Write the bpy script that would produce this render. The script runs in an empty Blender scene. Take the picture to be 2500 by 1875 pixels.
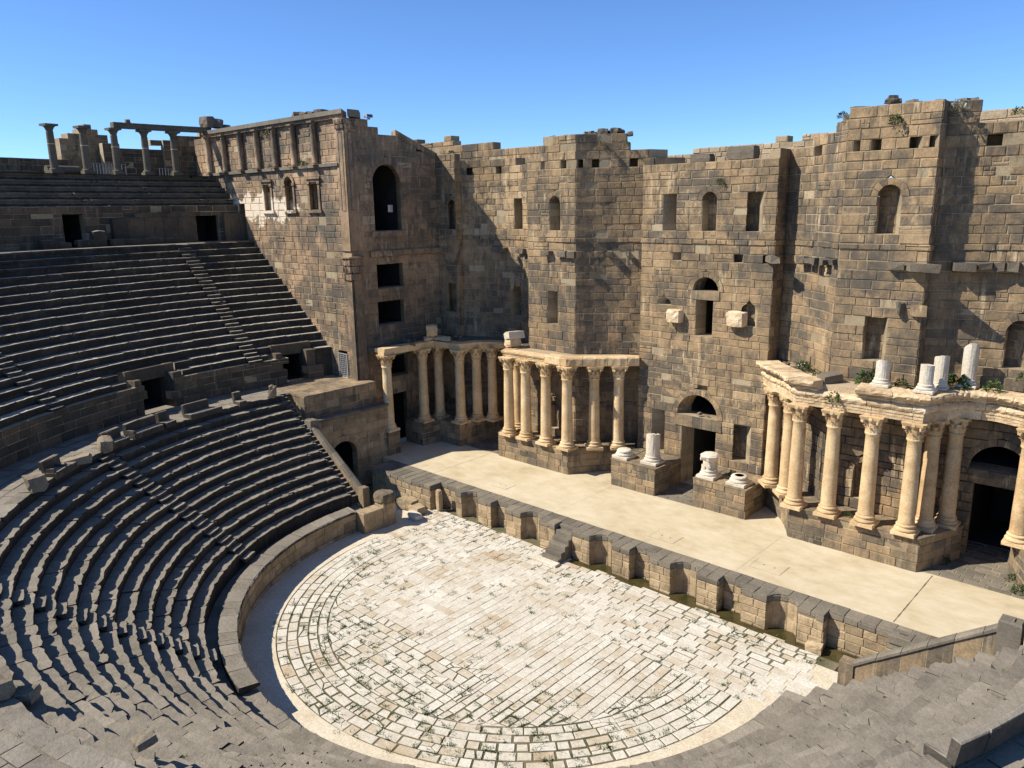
import bpy, math, random
from math import sin, cos, pi, radians, sqrt, atan2, hypot
from mathutils import Vector, Matrix

# ---------------------------------------------------------------- camera, sky, sun, exposure
scene = bpy.context.scene
F_PX, CAM = 1878.32, Vector((26.68646, -37.74163, 20.2446))
PITCH, YAW, ROLL = radians(12.9397), radians(42.87544), radians(-0.92789)
FWD = Vector((-sin(YAW)*cos(PITCH), cos(YAW)*cos(PITCH), -sin(PITCH)))
_rt = Vector((cos(YAW), sin(YAW), 0)); _up = _rt.cross(FWD)
RT = _rt*cos(ROLL) + _up*sin(ROLL); UP = _up*cos(ROLL) - _rt*sin(ROLL)
cd = bpy.data.cameras.new('camera'); cam = bpy.data.objects.new('camera', cd)
scene.collection.objects.link(cam)
cd.sensor_width = 36.0; cd.lens = F_PX/2500*36.0; cd.clip_start = 0.3; cd.clip_end = 6000
m = Matrix((RT, UP, -FWD)).transposed().to_4x4(); m.translation = CAM
cam.matrix_world = m
scene.camera = cam

SUN = Vector((-0.68, -0.76, 1.0)).normalized()
SUN_EL = math.asin(SUN.z); SUN_ROT = atan2(SUN.x, SUN.y)
world = bpy.data.worlds.new('World'); scene.world = world; world.use_nodes = True
wn, wl = world.node_tree.nodes, world.node_tree.links
bg = wn['Background']; sky = wn.new('ShaderNodeTexSky'); sky.sky_type = 'NISHITA'
sky.sun_disc = False; sky.sun_elevation = SUN_EL; sky.sun_rotation = SUN_ROT
sky.altitude = 3000; sky.air_density = 1.0; sky.dust_density = 0.0; sky.ozone_density = 10.0
wl.new(sky.outputs[0], bg.inputs[0]); bg.inputs[1].default_value = 0.138
sl = bpy.data.lights.new('sun', 'SUN'); sl.energy = 5.0; sl.angle = radians(0.53); sl.color = (1.0, 0.94, 0.84)
so = bpy.data.objects.new('sun', sl); scene.collection.objects.link(so)
so.rotation_euler = SUN.to_track_quat('Z', 'Y').to_euler(); so.location = (-60, -70, 90)
vs = scene.view_settings; vs.view_transform = 'Standard'; vs.look = 'None'; vs.exposure = 0.5; vs.gamma = 1.0
vs.use_curve_mapping = False

# ---------------------------------------------------------------- helpers
COL = scene.collection
R = random.Random(11)
def empty(name, loc, label=None, cat=None, group=None):
    o = bpy.data.objects.new(name, None); o.location = loc; o.empty_display_size = 0.3
    COL.objects.link(o); tag(o, label, cat, group); return o
def tag(o, label=None, cat=None, group=None, kind=None):
    if label: o['label'] = label
    if cat: o['category'] = cat
    if group: o['group'] = group
    if kind: o['kind'] = kind
    return o
class MB:
    def __init__(s): s.v = []; s.f = []; s.t = []
    def add(s, vs, fs, tone=0.5):
        o = len(s.v); s.v.extend(vs)
        for f in fs: s.f.append(tuple(i+o for i in f))
        s.t.extend([tone]*len(fs))
    def merge(s, b):
        o = len(s.v); s.v.extend(b.v); s.f.extend(tuple(i+o for i in f) for f in b.f); s.t.extend(b.t)
    def box(s, x0, x1, y0, y1, z0, z1, tone=0.5, j=0.0):
        q = lambda: R.uniform(-j, j) if j else 0.0
        s.add([(x+q(), y+q(), z+q()) for z in (z0, z1) for x, y in ((x0,y0),(x1,y0),(x1,y1),(x0,y1))],
              [(0,3,2,1),(4,5,6,7),(0,1,5,4),(1,2,6,5),(2,3,7,6),(3,0,4,7)], tone)
    def bbox(s, x0, x1, y0, y1, z0, z1, tone=0.5, b=0.03, j=0.0):
        # box with a chamfered rim on all upper edges and the vertical corners
        q = lambda: R.uniform(-j, j) if j else 0.0
        v = []
        for z, i in ((z0, 0.0), (z1-b, 0.0), (z1, b)):
            v += [(x+q(), y+q(), z+q()) for x, y in ((x0+i,y0+i),(x1-i,y0+i),(x1-i,y1-i),(x0+i,y1-i))]
        f = [(0,3,2,1),(8,9,10,11)]
        for k in (0, 4):
            for a in range(4):
                c = (a+1) % 4; f.append((k+a, k+c, k+4+c, k+4+a))
        s.add(v, f, tone)
    def prism(s, poly, z0, z1, tone=0.5, b=0.0):
        n = len(poly); cx = sum(p[0] for p in poly)/n; cy = sum(p[1] for p in poly)/n
        def ins(p, k):
            d = hypot(p[0]-cx, p[1]-cy) or 1; return (cx+(p[0]-cx)*(1-k/d), cy+(p[1]-cy)*(1-k/d))
        v = [(p[0], p[1], z0) for p in poly] + [(p[0], p[1], z1-b) for p in poly]
        f = [tuple(range(n-1, -1, -1))]
        for a in range(n): c = (a+1) % n; f.append((a, c, n+c, n+a))
        if b:
            v += [ins(p, b*1.4)+(z1,) for p in poly]
            for a in range(n): c = (a+1) % n; f.append((n+a, n+c, 2*n+c, 2*n+a))
            f.append(tuple(range(2*n, 3*n)))
        else: f.append(tuple(range(n, 2*n)))
        s.add(v, f, tone)
    def lathe(s, prof, n=20, tone=0.5, c=(0,0,0), wob=0.0):
        v = []
        for r, z in prof:
            for k in range(n):
                a = 2*pi*k/n; rr = r + (R.uniform(-wob, wob) if wob else 0)
                v.append((c[0]+rr*cos(a), c[1]+rr*sin(a), c[2]+z))
        f = []
        for i in range(len(prof)-1):
            for k in range(n):
                k2 = (k+1) % n; f.append((i*n+k, i*n+k2, (i+1)*n+k2, (i+1)*n+k))
        f.append(tuple(range(n-1, -1, -1))); f.append(tuple(range((len(prof)-1)*n, len(prof)*n)))
        s.add(v, f, tone)
    def rock(s, c, size, tone=0.5, rough=0.16, rot=None, n=3):
        rot = rot if rot is not None else (R.uniform(-.15,.15), R.uniform(-.15,.15), R.uniform(0, pi))
        M = (Matrix.Rotation(rot[2], 3, 'Z') @ Matrix.Rotation(rot[0], 3, 'X') @ Matrix.Rotation(rot[1], 3, 'Y'))
        idx = {}; v = []; f = []
        def vert(i, j, k):
            if (i,j,k) not in idx:
                p = Vector((i/n*2-1, j/n*2-1, k/n*2-1)); l = p.length; mx = max(abs(p.x), abs(p.y), abs(p.z))
                p = p*(0.62 + 0.38*mx/l)*(1+R.uniform(-rough, rough)*0.6)
                p = M @ Vector((p.x*size[0]/2, p.y*size[1]/2, p.z*size[2]/2))
                idx[(i,j,k)] = len(v); v.append((c[0]+p.x, c[1]+p.y, c[2]+p.z))
            return idx[(i,j,k)]
        for a in range(n):
            for b in range(n):
                f.append((vert(a,b,0), vert(a,b+1,0), vert(a+1,b+1,0), vert(a+1,b,0)))
                f.append((vert(a,b,n), vert(a+1,b,n), vert(a+1,b+1,n), vert(a,b+1,n)))
                f.append((vert(a,0,b), vert(a+1,0,b), vert(a+1,0,b+1), vert(a,0,b+1)))
                f.append((vert(a,n,b), vert(a,n,b+1), vert(a+1,n,b+1), vert(a+1,n,b)))
                f.append((vert(0,a,b), vert(0,a,b+1), vert(0,a+1,b+1), vert(0,a+1,b)))
                f.append((vert(n,a,b), vert(n,a+1,b), vert(n,a+1,b+1), vert(n,a,b+1)))
        s.add(v, f, tone)
    def mesh(s, name, mat, off=(0,0,0), smooth=False):
        me = bpy.data.meshes.new(name)
        me.from_pydata([(x-off[0], y-off[1], z-off[2]) for x, y, z in s.v], [], s.f)
        at = me.attributes.new('tone', 'FLOAT', 'FACE'); at.data.foreach_set('value', s.t)
        me.materials.append(mat)
        if smooth: me.polygons.foreach_set('use_smooth', [True]*len(me.polygons))
        return me
    def obj(s, name, mat, parent=None, smooth=False, label=None, cat=None, group=None, kind=None, loc=None):
        off = tuple(parent.location) if parent else (loc or (0,0,0))
        if parent and parent.parent: off = tuple(Vector(off)+parent.parent.location)
        o = bpy.data.objects.new(name, s.mesh(name, mat, off, smooth)); COL.objects.link(o)
        if parent: o.parent = parent
        elif loc: o.location = loc
        tag(o, label, cat, group, kind); return o
def inst(name, mesh, parent, loc=(0,0,0), rot=None, scale=None):
    o = bpy.data.objects.new(name, mesh); COL.objects.link(o); o.parent = parent; o.location = loc
    if rot: o.rotation_euler = rot
    if scale: o.scale = scale
    return o
def screen(p):
    d = Vector(p)-CAM; z = d.dot(FWD)
    if z < 1: return None
    return (1250+F_PX*d.dot(RT)/z, 937.5-F_PX*d.dot(UP)/z, z)
def emit(thing, blocks, name, mat, limit=300, rest=None, rest_kind='stuff', smooth=False):
    """blocks: (MB, centre, normal, area).  The ones that show largest become parts of their own."""
    sc = []
    for b, c, n, a in blocks:
        s = screen(c); k = 0
        if s and -20 < s[0] < 2520 and -20 < s[1] < 1895:
            v = (CAM-Vector(c)).normalized(); k = max(0.0, v.dot(Vector(n)))*a/s[2]**2
        sc.append(k)
    order = sorted(range(len(blocks)), key=lambda i: -sc[i]); rm = MB()
    for j, i in enumerate(order):
        if j < limit and sc[i] > 0: blocks[i][0].obj(name, mat, thing, smooth)
        else: rm.merge(blocks[i][0])
    if rm.v: rm.obj(rest or name+'_remainder', mat, thing, smooth, kind=rest_kind)

# ---------------------------------------------------------------- materials
def hexlin(c): return tuple(c)+(1.0,)
class NT:
    def __init__(s, name):
        s.m = bpy.data.materials.new(name); s.m.use_nodes = True; s.n = s.m.node_tree.nodes; s.l = s.m.node_tree.links
        s.b = s.n['Principled BSDF']; s.b.inputs['Specular IOR Level'].default_value = 0.25
        s.geo = s.n.new('ShaderNodeNewGeometry')
    def lk(s, a, b): s.l.new(a, b)
    def noise(s, scale, detail=4, rough=0.6, vec=None, stretch=None, dist=0.0):
        v = vec or s.geo.outputs['Position']
        if stretch:
            mp = s.n.new('ShaderNodeMapping'); mp.inputs['Scale'].default_value = stretch; s.lk(v, mp.inputs[0]); v = mp.outputs[0]
        t = s.n.new('ShaderNodeTexNoise'); t.inputs['Scale'].default_value = scale; t.inputs['Detail'].default_value = detail
        t.inputs['Roughness'].default_value = rough; t.inputs['Distortion'].default_value = dist; s.lk(v, t.inputs['Vector']); return t.outputs['Fac']
    def vor(s, scale, feature='F1'):
        t = s.n.new('ShaderNodeTexVoronoi'); t.feature = feature; t.inputs['Scale'].default_value = scale
        s.lk(s.geo.outputs['Position'], t.inputs['Vector']); return t.outputs['Distance']
    def math(s, op, a, b=None, clamp=False):
        t = s.n.new('ShaderNodeMath'); t.operation = op; t.use_clamp = clamp
        for i, x in enumerate((a, b)):
            if x is None: continue
            if isinstance(x, (int, float)): t.inputs[i].default_value = x
            else: s.lk(x, t.inputs[i])
        return t.outputs[0]
    def ramp(s, fac, stops):
        t = s.n.new('ShaderNodeValToRGB'); e = t.color_ramp.elements
        while len(e) < len(stops): e.new(0.5)
        for x, (p, c) in zip(e, stops): x.position = p; x.color = tuple(c)+(1,) if len(c) == 3 else c
        s.lk(fac, t.inputs[0]); return t.outputs[0]
    def mix(s, fac, a, b, mode='MIX'):
        t = s.n.new('ShaderNodeMix'); t.data_type = 'RGBA'; t.blend_type = mode
        for i, x in ((0, fac), (6, a), (7, b)):
            if isinstance(x, (int, float)): t.inputs[i].default_value = x
            elif isinstance(x, tuple): t.inputs[i].default_value = tuple(x)+(1,)
            else: s.lk(x, t.inputs[i])
        return t.outputs[2]
    def attr(s, name='tone'):
        t = s.n.new('ShaderNodeAttribute'); t.attribute_name = name; return t.outputs['Fac']
    def orand(s): return s.n.new('ShaderNodeObjectInfo').outputs['Random']
    def step(s, fac, lo, hi):
        t = s.n.new('ShaderNodeMapRange'); t.interpolation_type = 'SMOOTHSTEP'
        t.inputs[1].default_value = lo; t.inputs[2].default_value = hi; s.lk(fac, t.inputs[0]); return t.outputs[0]
    def done(s, col, rough=0.9, bump=None, dist=0.02, strength=0.8):
        s.lk(col, s.b.inputs['Base Color']); s.b.inputs['Roughness'].default_value = rough
        if bump is not None:
            t = s.n.new('ShaderNodeBump'); t.inputs['Distance'].default_value = dist; t.inputs['Strength'].default_value = strength
            s.lk(bump, t.inputs['Height']); s.lk(t.outputs[0], s.b.inputs['Normal'])
        return s.m
WARM = {'basalt_masonry': (1.04,.985,.90), 'wing_masonry': (1.05,.985,.90), 'podium_masonry': (1.05,.98,.88), 'tan_ashlar': (1.03,.98,.88), 'tier_wall_basalt': (1.05,.98,.86), 'mortar': (1.03,.98,.88),
        'seat_basalt': (1.0,.985,.94), 'upper_seat_basalt': (1.0,.985,.94), 'coping_basalt': (1.0,.985,.93), 'grey_rubble': (1.05,.97,.82), 'gallery_basalt': (1.05,.98,.84), 'cream_limestone': (1.03,.97,.86), 'carved_limestone': (1.03,.97,.86), 'pale_rubble': (1.05,.97,.84)}
def stone(name, stops, tone_w=0.55, big=0.16, big_w=0.5, med_w=0.3, streak=0.0, streak_col=(.5,.42,.3), dark=0.0, dark_col=(.05,.048,.044), bump_d=0.035, bias=0.0, pits=0.5, up_light=None, crust=0.0, perobj=0.0):
    t = NT(name); tone = t.attr()
    if perobj: tone = t.math('ADD', t.math('MULTIPLY', tone, 1-perobj), t.math('MULTIPLY', t.orand(), perobj))
    n1 = t.noise(big, 5, 0.65, dist=0.3); n2 = t.noise(1.3, 5, 0.6); n3 = t.noise(11, 4, 0.7)
    f = t.math('MULTIPLY', tone, tone_w)
    f = t.math('ADD', f, t.math('MULTIPLY', t.math('SUBTRACT', n1, 0.5), big_w*2.2))
    f = t.math('ADD', f, t.math('MULTIPLY', t.math('SUBTRACT', n2, 0.5), med_w*2))
    f = t.math('ADD', f, 0.5-tone_w/2+bias, clamp=True)
    c = t.ramp(f, stops)
    c = t.mix(1.0, c, t.ramp(n3, [(0.25, (.66,.66,.67)), (0.7, (1.18,1.17,1.15))]), 'MULTIPLY')
    if dark:
        d = t.noise(2.2, 5, 0.65, stretch=(1,1,0.22)); c = t.mix(t.math('MULTIPLY', t.step(d, .52, .70), dark), c, dark_col)
    if crust:                                          # black weathering crust in broad drifts, heavier on some courses
        k1 = t.noise(.34, 6, .7, stretch=(1,1,.8), dist=.6); k2 = t.noise(6, 4, .7, stretch=(1,1,.5))
        c = t.mix(t.math('MULTIPLY', t.step(t.math('ADD', t.math('ADD', k1, t.math('MULTIPLY', t.math('SUBTRACT', k2, .5), .3)), t.math('MULTIPLY', t.math('SUBTRACT', .5, t.attr()), .10)), .46, .60), crust), c, t.ramp(k2, [(.3,(.052,.048,.042)), (.7,(.118,.108,.092))]))
    if streak:
        d = t.noise(3.2, 4, 0.6, stretch=(1,1,0.12)); k = t.noise(.45, 3, .5)
        c = t.mix(t.math('MULTIPLY', t.math('MULTIPLY', t.step(d, .54, .68), t.step(k, .45, .62)), streak), c, streak_col)
    if name == 'wing_masonry':                         # white plaster still clinging under the small windows
        sp = t.n.new('ShaderNodeSeparateXYZ'); t.lk(t.geo.outputs['Position'], sp.inputs[0])
        ex = t.math('MULTIPLY', t.math('ABSOLUTE', t.math('ADD', sp.outputs[0], 38.6)), .11); ez = t.math('MULTIPLY', t.math('ABSOLUTE', t.math('SUBTRACT', sp.outputs[2], 20.45)), .42)
        pn = t.math('SUBTRACT', t.math('MULTIPLY', t.noise(.9, 6, .7), 1.9), t.math('ADD', t.math('MULTIPLY', ex, ex), ez))
        c = t.mix(t.math('MULTIPLY', t.step(pn, .38, .50), .9), c, (.70,.63,.52))
    if up_light:  # upward faces painted paler to stand in for sunlit treads
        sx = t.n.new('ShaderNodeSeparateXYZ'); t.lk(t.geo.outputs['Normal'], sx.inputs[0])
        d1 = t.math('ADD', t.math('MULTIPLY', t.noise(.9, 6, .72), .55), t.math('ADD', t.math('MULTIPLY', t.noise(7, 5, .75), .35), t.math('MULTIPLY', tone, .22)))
        dc = t.ramp(d1, [(.30, tuple(x*.40 for x in up_light[0])), (.50, tuple(x*.74 for x in up_light[0])), (.66, up_light[0]), (.82, tuple(x*1.3 for x in up_light[0]))])
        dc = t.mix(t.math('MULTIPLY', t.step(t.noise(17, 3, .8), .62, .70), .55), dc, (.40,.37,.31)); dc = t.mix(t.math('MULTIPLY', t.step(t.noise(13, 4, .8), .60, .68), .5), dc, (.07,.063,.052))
        c = t.mix(t.math('MULTIPLY', t.step(sx.outputs[2], .6, .95), up_light[1]), c, dc)
    if name in WARM: c = t.mix(1.0, c, WARM[name], 'MULTIPLY')
    pit = t.step(t.vor(16), 0.05, 0.22)
    h = t.math('ADD', t.math('MULTIPLY', t.noise(5, 5, .65), 1.0), t.math('MULTIPLY', n3, 0.5))
    h = t.math('ADD', h, t.math('MULTIPLY', pit, 0.25*pits))
    return t.done(c, 0.92, h, bump_d)
M = {}
M['wall'] = stone('basalt_masonry', [(0.0,(.066,.059,.050)), (.25,(.134,.111,.081)), (.50,(.235,.176,.110)), (.75,(.335,.243,.143)), (1.0,(.43,.33,.208))],
                  tone_w=.22, big=.15, big_w=.85, med_w=.50, streak=.8, streak_col=(.52,.42,.275), dark=.6, dark_col=(.058,.052,.045), bias=.09, crust=.82)
M['wing'] = stone('wing_masonry', [(0.0,(.065,.062,.056)), (.30,(.135,.120,.098)), (.55,(.25,.185,.122)), (.8,(.37,.265,.172)), (1.0,(.46,.35,.24))],
                  tone_w=.18, big=.16, big_w=.95, med_w=.34, streak=.5, streak_col=(.55,.45,.32), dark=.5, bias=.10, crust=.72)
M['mortar'] = stone('mortar', [(0.0,(.20,.165,.115)), (.5,(.33,.275,.19)), (1.0,(.46,.39,.28))], dark=.55, dark_col=(.08,.07,.055), bump_d=.02)
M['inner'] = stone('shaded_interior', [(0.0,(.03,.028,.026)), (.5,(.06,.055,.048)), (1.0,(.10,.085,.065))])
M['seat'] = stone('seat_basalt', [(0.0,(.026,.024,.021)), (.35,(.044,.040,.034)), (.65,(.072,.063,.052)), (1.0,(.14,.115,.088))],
                  tone_w=.5, big=.35, big_w=.35, med_w=.5, dark=.25, dark_col=(.06,.056,.05), streak=.2, streak_col=(.30,.25,.18), up_light=((.285,.250,.200),.88), bump_d=.05)  # riser tones darkened to paint in deep shade, treads paled as if sunlit
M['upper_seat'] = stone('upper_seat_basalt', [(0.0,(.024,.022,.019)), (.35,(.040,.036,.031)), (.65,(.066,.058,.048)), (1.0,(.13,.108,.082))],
                  tone_w=.5, big=.35, big_w=.35, med_w=.5, dark=.25, dark_col=(.04,.037,.033), streak=.3, streak_col=(.26,.21,.15), up_light=((.50,.445,.355),.92), bump_d=.03)  # same painted contrast, stronger: shaded risers dark, sunlit bench edges pale
M['tier_wall'] = stone('tier_wall_basalt', [(0.0,(.045,.042,.038)), (.4,(.085,.074,.06)), (.7,(.14,.112,.082)), (1.0,(.21,.165,.115))],
                  tone_w=.5, big=.3, big_w=.4, med_w=.4, streak=.5, streak_col=(.30,.235,.16), dark=.5)
M['podium'] = stone('podium_masonry', [(0.0,(.07,.065,.058)), (.35,(.15,.13,.10)), (.65,(.27,.21,.137)), (1.0,(.40,.30,.19))],
                  tone_w=.55, big=.5, big_w=.5, med_w=.4, dark=.55, streak=.4)
M['coping'] = stone('coping_basalt', [(0.0,(.098,.088,.074)), (.5,(.185,.162,.130)), (1.0,(.275,.235,.175))], tone_w=.6, big=.5, big_w=.3, med_w=.3, bump_d=.015)
M['sandwall'] = stone('tan_ashlar', [(0.0,(.16,.13,.095)), (.4,(.30,.235,.155)), (.75,(.46,.365,.245)), (1.0,(.56,.47,.34))],
                  tone_w=.5, big=.5, big_w=.4, med_w=.5, dark=.5, dark_col=(.07,.06,.048))
M['marble'] = stone('cream_limestone', [(0.0,(.37,.26,.145)), (.35,(.52,.38,.222)), (.65,(.63,.49,.305)), (1.0,(.71,.60,.425))],
                  tone_w=.5, big=.8, big_w=.5, med_w=.5, dark=.35, dark_col=(.28,.20,.125), bump_d=.02, pits=.8, perobj=.6)
M['whitestone'] = stone('white_limestone', [(0.0,(.44,.36,.25)), (.5,(.60,.53,.41)), (1.0,(.72,.68,.59))], tone_w=.3, big=.9, big_w=.4, med_w=.4, bump_d=.03)
M['entab'] = stone('carved_limestone', [(0.0,(.36,.265,.17)), (.4,(.56,.44,.29)), (.7,(.68,.56,.40)), (1.0,(.78,.69,.54))],
                  tone_w=.35, big=.9, big_w=.5, med_w=.6, dark=.3, dark_col=(.20,.15,.10), bump_d=.07, pits=1.6)
M['slab'] = stone('paving_limestone', [(0.0,(.34,.25,.155)), (.2,(.46,.37,.25)), (.5,(.545,.495,.395)), (1.0,(.66,.62,.53))],
                  tone_w=.55, big=.3, big_w=.45, med_w=.42, bump_d=.015, pits=.4, bias=.06)
M['ringfloor'] = stone('ring_floor_plaster', [(0.0,(.47,.38,.26)), (.5,(.60,.52,.38)), (1.0,(.67,.61,.49))], tone_w=.2, big=.5, big_w=.4, med_w=.3, bump_d=.008, pits=.1)
M['rubble'] = stone('grey_rubble', [(0.0,(.075,.071,.066)), (.5,(.17,.152,.13)), (1.0,(.36,.30,.22))], bump_d=.05)
M['light_rubble'] = stone('pale_rubble', [(0.0,(.26,.21,.15)), (.5,(.42,.35,.26)), (1.0,(.56,.49,.38))], bump_d=.06)
M['gallery'] = stone('gallery_basalt', [(0.0,(.06,.058,.052)), (.5,(.125,.115,.098)), (1.0,(.22,.185,.14))], tone_w=.3, big=.5, big_w=.4, med_w=.4, bump_d=.02)
def sandy():
    t = NT('stage_plaster'); a = t.noise(.22, 4, .6, dist=.4); b = t.noise(1.1, 6, .7, stretch=(.8,1.3,1)); c = t.noise(22, 3, .7)
    f = t.math('ADD', t.math('MULTIPLY', a, .6), t.math('MULTIPLY', b, .5)); f = t.math('SUBTRACT', f, .05)
    col = t.ramp(f, [(.30,(.37,.300,.180)), (.44,(.49,.405,.258)), (.60,(.575,.490,.340)), (.8,(.635,.555,.41))])
    d = t.step(t.noise(3.5, 4, .7, stretch=(.6,1.8,1)), .66, .76); col = t.mix(t.math('MULTIPLY', d, .35), col, (.27,.20,.13))
    return t.done(col, .95, t.math('ADD', c, t.math('MULTIPLY', b, 1.5)), .012)
M['stage'] = sandy()
def soil():
    t = NT('joint_soil'); a = t.noise(.5, 4, .6); b = t.noise(9, 4, .7)
    col = t.ramp(t.math('ADD', t.math('MULTIPLY', a, .7), t.math('MULTIPLY', b, .4)), [(.3,(.05,.058,.02)), (.5,(.10,.092,.048)), (.7,(.20,.165,.105))])
    return t.done(col, 1.0, b, .03)
M['soil'] = soil()
def terrain():
    t = NT('dry_ground'); a = t.noise(.02, 6, .6); b = t.noise(2, 4, .7)
    return t.done(t.ramp(t.math('ADD', t.math('MULTIPLY', a, .7), t.math('MULTIPLY', b, .3)), [(.3,(.13,.105,.07)), (.6,(.25,.20,.13))]), 1.0, b, .05)
M['ground'] = terrain()
def leaf(name, a, b):
    t = NT(name); r = t.attr(); n = t.noise(6, 3, .6)
    return t.done(t.ramp(t.math('ADD', t.math('MULTIPLY', r, .7), t.math('MULTIPLY', n, .3)), [(.1, a), (.9, b)]), .7)
M['leaf'] = leaf('green_leaf', (.022,.045,.010), (.085,.13,.03))
M['dryleaf'] = leaf('dry_leaf', (.12,.10,.05), (.28,.24,.13))
M['paleleaf'] = leaf('silvery_leaf', (.20,.21,.16), (.42,.42,.34))
def water():
    t = NT('murky_water'); n = t.noise(.9, 4, .6)
    m = t.done(t.ramp(n, [(.35,(.030,.026,.008)), (.65,(.075,.060,.022))]), .06, t.noise(3, 2, .5), .004)
    t.b.inputs['Specular IOR Level'].default_value = .5; return m
M['water'] = water()
def metal(name, col, rough=.5):
    t = NT(name); n = t.noise(20, 3, .6); t.b.inputs['Metallic'].default_value = .6
    return t.done(t.mix(n, tuple(x*.8 for x in col), col), rough)
M['rail'] = metal('grey_painted_metal', (.22,.225,.23)); M['gate'] = metal('pale_painted_metal', (.62,.63,.63))
M['lamp'] = metal('white_enamel', (.75,.77,.78), .4); M['glass'] = metal('dark_glass', (.05,.06,.07), .1)

# ---------------------------------------------------------------- masonry on a plan path
def arc_pts(p0, p1, sag, n):
    (x0,y0),(x1,y1) = p0, p1; L = hypot(x1-x0, y1-y0); nx, ny = -(y1-y0)/L, (x1-x0)/L
    Rr = (L*L/4+sag*sag)/(2*sag); cx = (x0+x1)/2+nx*(sag-Rr); cy = (y0+y1)/2+ny*(sag-Rr)
    a0 = atan2(y0-cy, x0-cx); a1 = atan2(y1-cy, x1-cx); d = (a1-a0+pi) % (2*pi)-pi
    return [(cx+Rr*cos(a0+d*i/n), cy+Rr*sin(a0+d*i/n)) for i in range(1, n)]
OC = (-0.4, -8.0)                                   # centre of the orchestra
def polar(r, az, z=None):
    a = radians(az); p = (OC[0]+r*cos(a), OC[1]+r*sin(a)); return p if z is None else p+(z,)
class Path:
    """Plan polyline; the wall face looks to the right of the walking direction."""
    def __init__(s, pts, soft=()):
        s.p = pts; n = len(pts); s.u = [0.0]
        for a, b in zip(pts, pts[1:]): s.u.append(s.u[-1]+hypot(b[0]-a[0], b[1]-a[1]))
        en = []
        for a, b in zip(pts, pts[1:]):
            L = hypot(b[0]-a[0], b[1]-a[1]) or 1; en.append(((b[1]-a[1])/L, -(b[0]-a[0])/L))
        s.en = en; s.n = []
        for i in range(n):
            a = en[max(0, i-1)]; b = en[min(n-2, i)]; k = 1+a[0]*b[0]+a[1]*b[1]
            s.n.append(((a[0]+b[0])/k, (a[1]+b[1])/k) if k > .2 else a)
        s.hard = [0.0]+[s.u[i] for i in range(1, n-1) if en[i-1][0]*en[i][0]+en[i-1][1]*en[i][1] < .8]+[s.u[-1]]
        s.L = s.u[-1]
    def seg(s, u):
        for i in range(len(s.u)-2):
            if u < s.u[i+1]: return i
        return len(s.u)-2
    def at(s, u, d, z, us=None):
        i = s.seg(u if us is None else u+(us-u)*1e-4); t = (u-s.u[i])/((s.u[i+1]-s.u[i]) or 1)
        a, b = s.p[i], s.p[i+1]; na, nb = s.n[i], s.n[i+1]
        return (a[0]+(b[0]-a[0])*t+(na[0]+(nb[0]-na[0])*t)*d, a[1]+(b[1]-a[1])*t+(na[1]+(nb[1]-na[1])*t)*d, z)
    def norm(s, u): return s.en[s.seg(u)]
class Op:
    def __init__(s, uc, hw, z0, z1, arch=False, depth=.85, ring=.38, kind='niche', deep=0, frame=False, name=None):
        s.uc, s.hw, s.z0, s.z1, s.arch, s.depth, s.ring, s.deep, s.name = uc, hw, z0, z1, arch, depth, ring, deep, name
        s.top = z1+hw+ring if arch else z1
    def w(s, z, inner=False):
        if z < s.z0-1e-6 or z > s.top+1e-6: return 0.0
        if z <= s.z1+1e-6: return s.hw
        r = s.hw if inner else s.hw+s.ring
        return sqrt(max(0.0, r*r-(z-s.z1)**2))
def levels(keys, h=.54):
    out = []
    for a, b in zip(keys, keys[1:]):
        n = max(1, round((b-a)/h)); ws = [1+R.uniform(-.22,.22) for _ in range(n)]; t = sum(ws); z = a
        for w in ws: out.append(z); z += (b-a)*w/t
    out.append(keys[-1]); return out
def snap(z, lv): return min(lv, key=lambda q: abs(q-z))
def block_geo(path, poly, pr, tone, back=-.07, gap=.016, bev=.028, base=0.0, jit=.012):
    """one ashlar: poly is CCW in (u, z)"""
    us = [p[0] for p in poly]; zs = [p[1] for p in poly]; uc = (min(us)+max(us))/2; zc = (min(zs)+max(zs))/2
    wu = max(us)-min(us); wz = max(zs)-min(zs); n = len(poly)
    g = gap*R.uniform(.6, 1.7)
    def sh(k): return [(uc+(u-uc)*max(.2, 1-2*k/max(wu,.05)), zc+(z-zc)*max(.2, 1-2*k/max(wz,.05))) for u, z in poly]
    A = sh(g); b = bev*R.uniform(.6, 1.5); B = sh(g+b)
    A = [(u+R.uniform(-jit,jit), z+R.uniform(-jit,jit)) for u, z in A]
    v = [path.at(u, base+back, z, uc) for u, z in A]+[path.at(u, base+pr-b*.9, z, uc) for u, z in A]
    v += [path.at(u, base+pr+R.uniform(-.008,.008), z, uc) for u, z in B]
    f = []
    for k in (0, n):
        for i in range(n): j = (i+1) % n; f.append((k+i, k+j, k+n+j, k+n+i))
    f.append(tuple(range(2*n, 3*n)))
    m = MB(); m.add(v, f, tone)
    nn = path.norm(uc)
    return m, path.at(uc, base, zc), (nn[0], nn[1], 0), wu*wz
def core_geo(mb, path, poly, T, tone=.5, front=-.035):
    n = len(poly); us = [p[0] for p in poly]; uc = (min(us)+max(us))/2
    v = [path.at(u, front, z, uc) for u, z in poly]+[path.at(u, -T, z, uc) for u, z in poly]
    f = [tuple(range(n)), tuple(range(2*n-1, n-1, -1))]
    for i in range(n): j = (i+1) % n; f.append((j, i, n+i, n+j))
    mb.add(v, f, tone)
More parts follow.
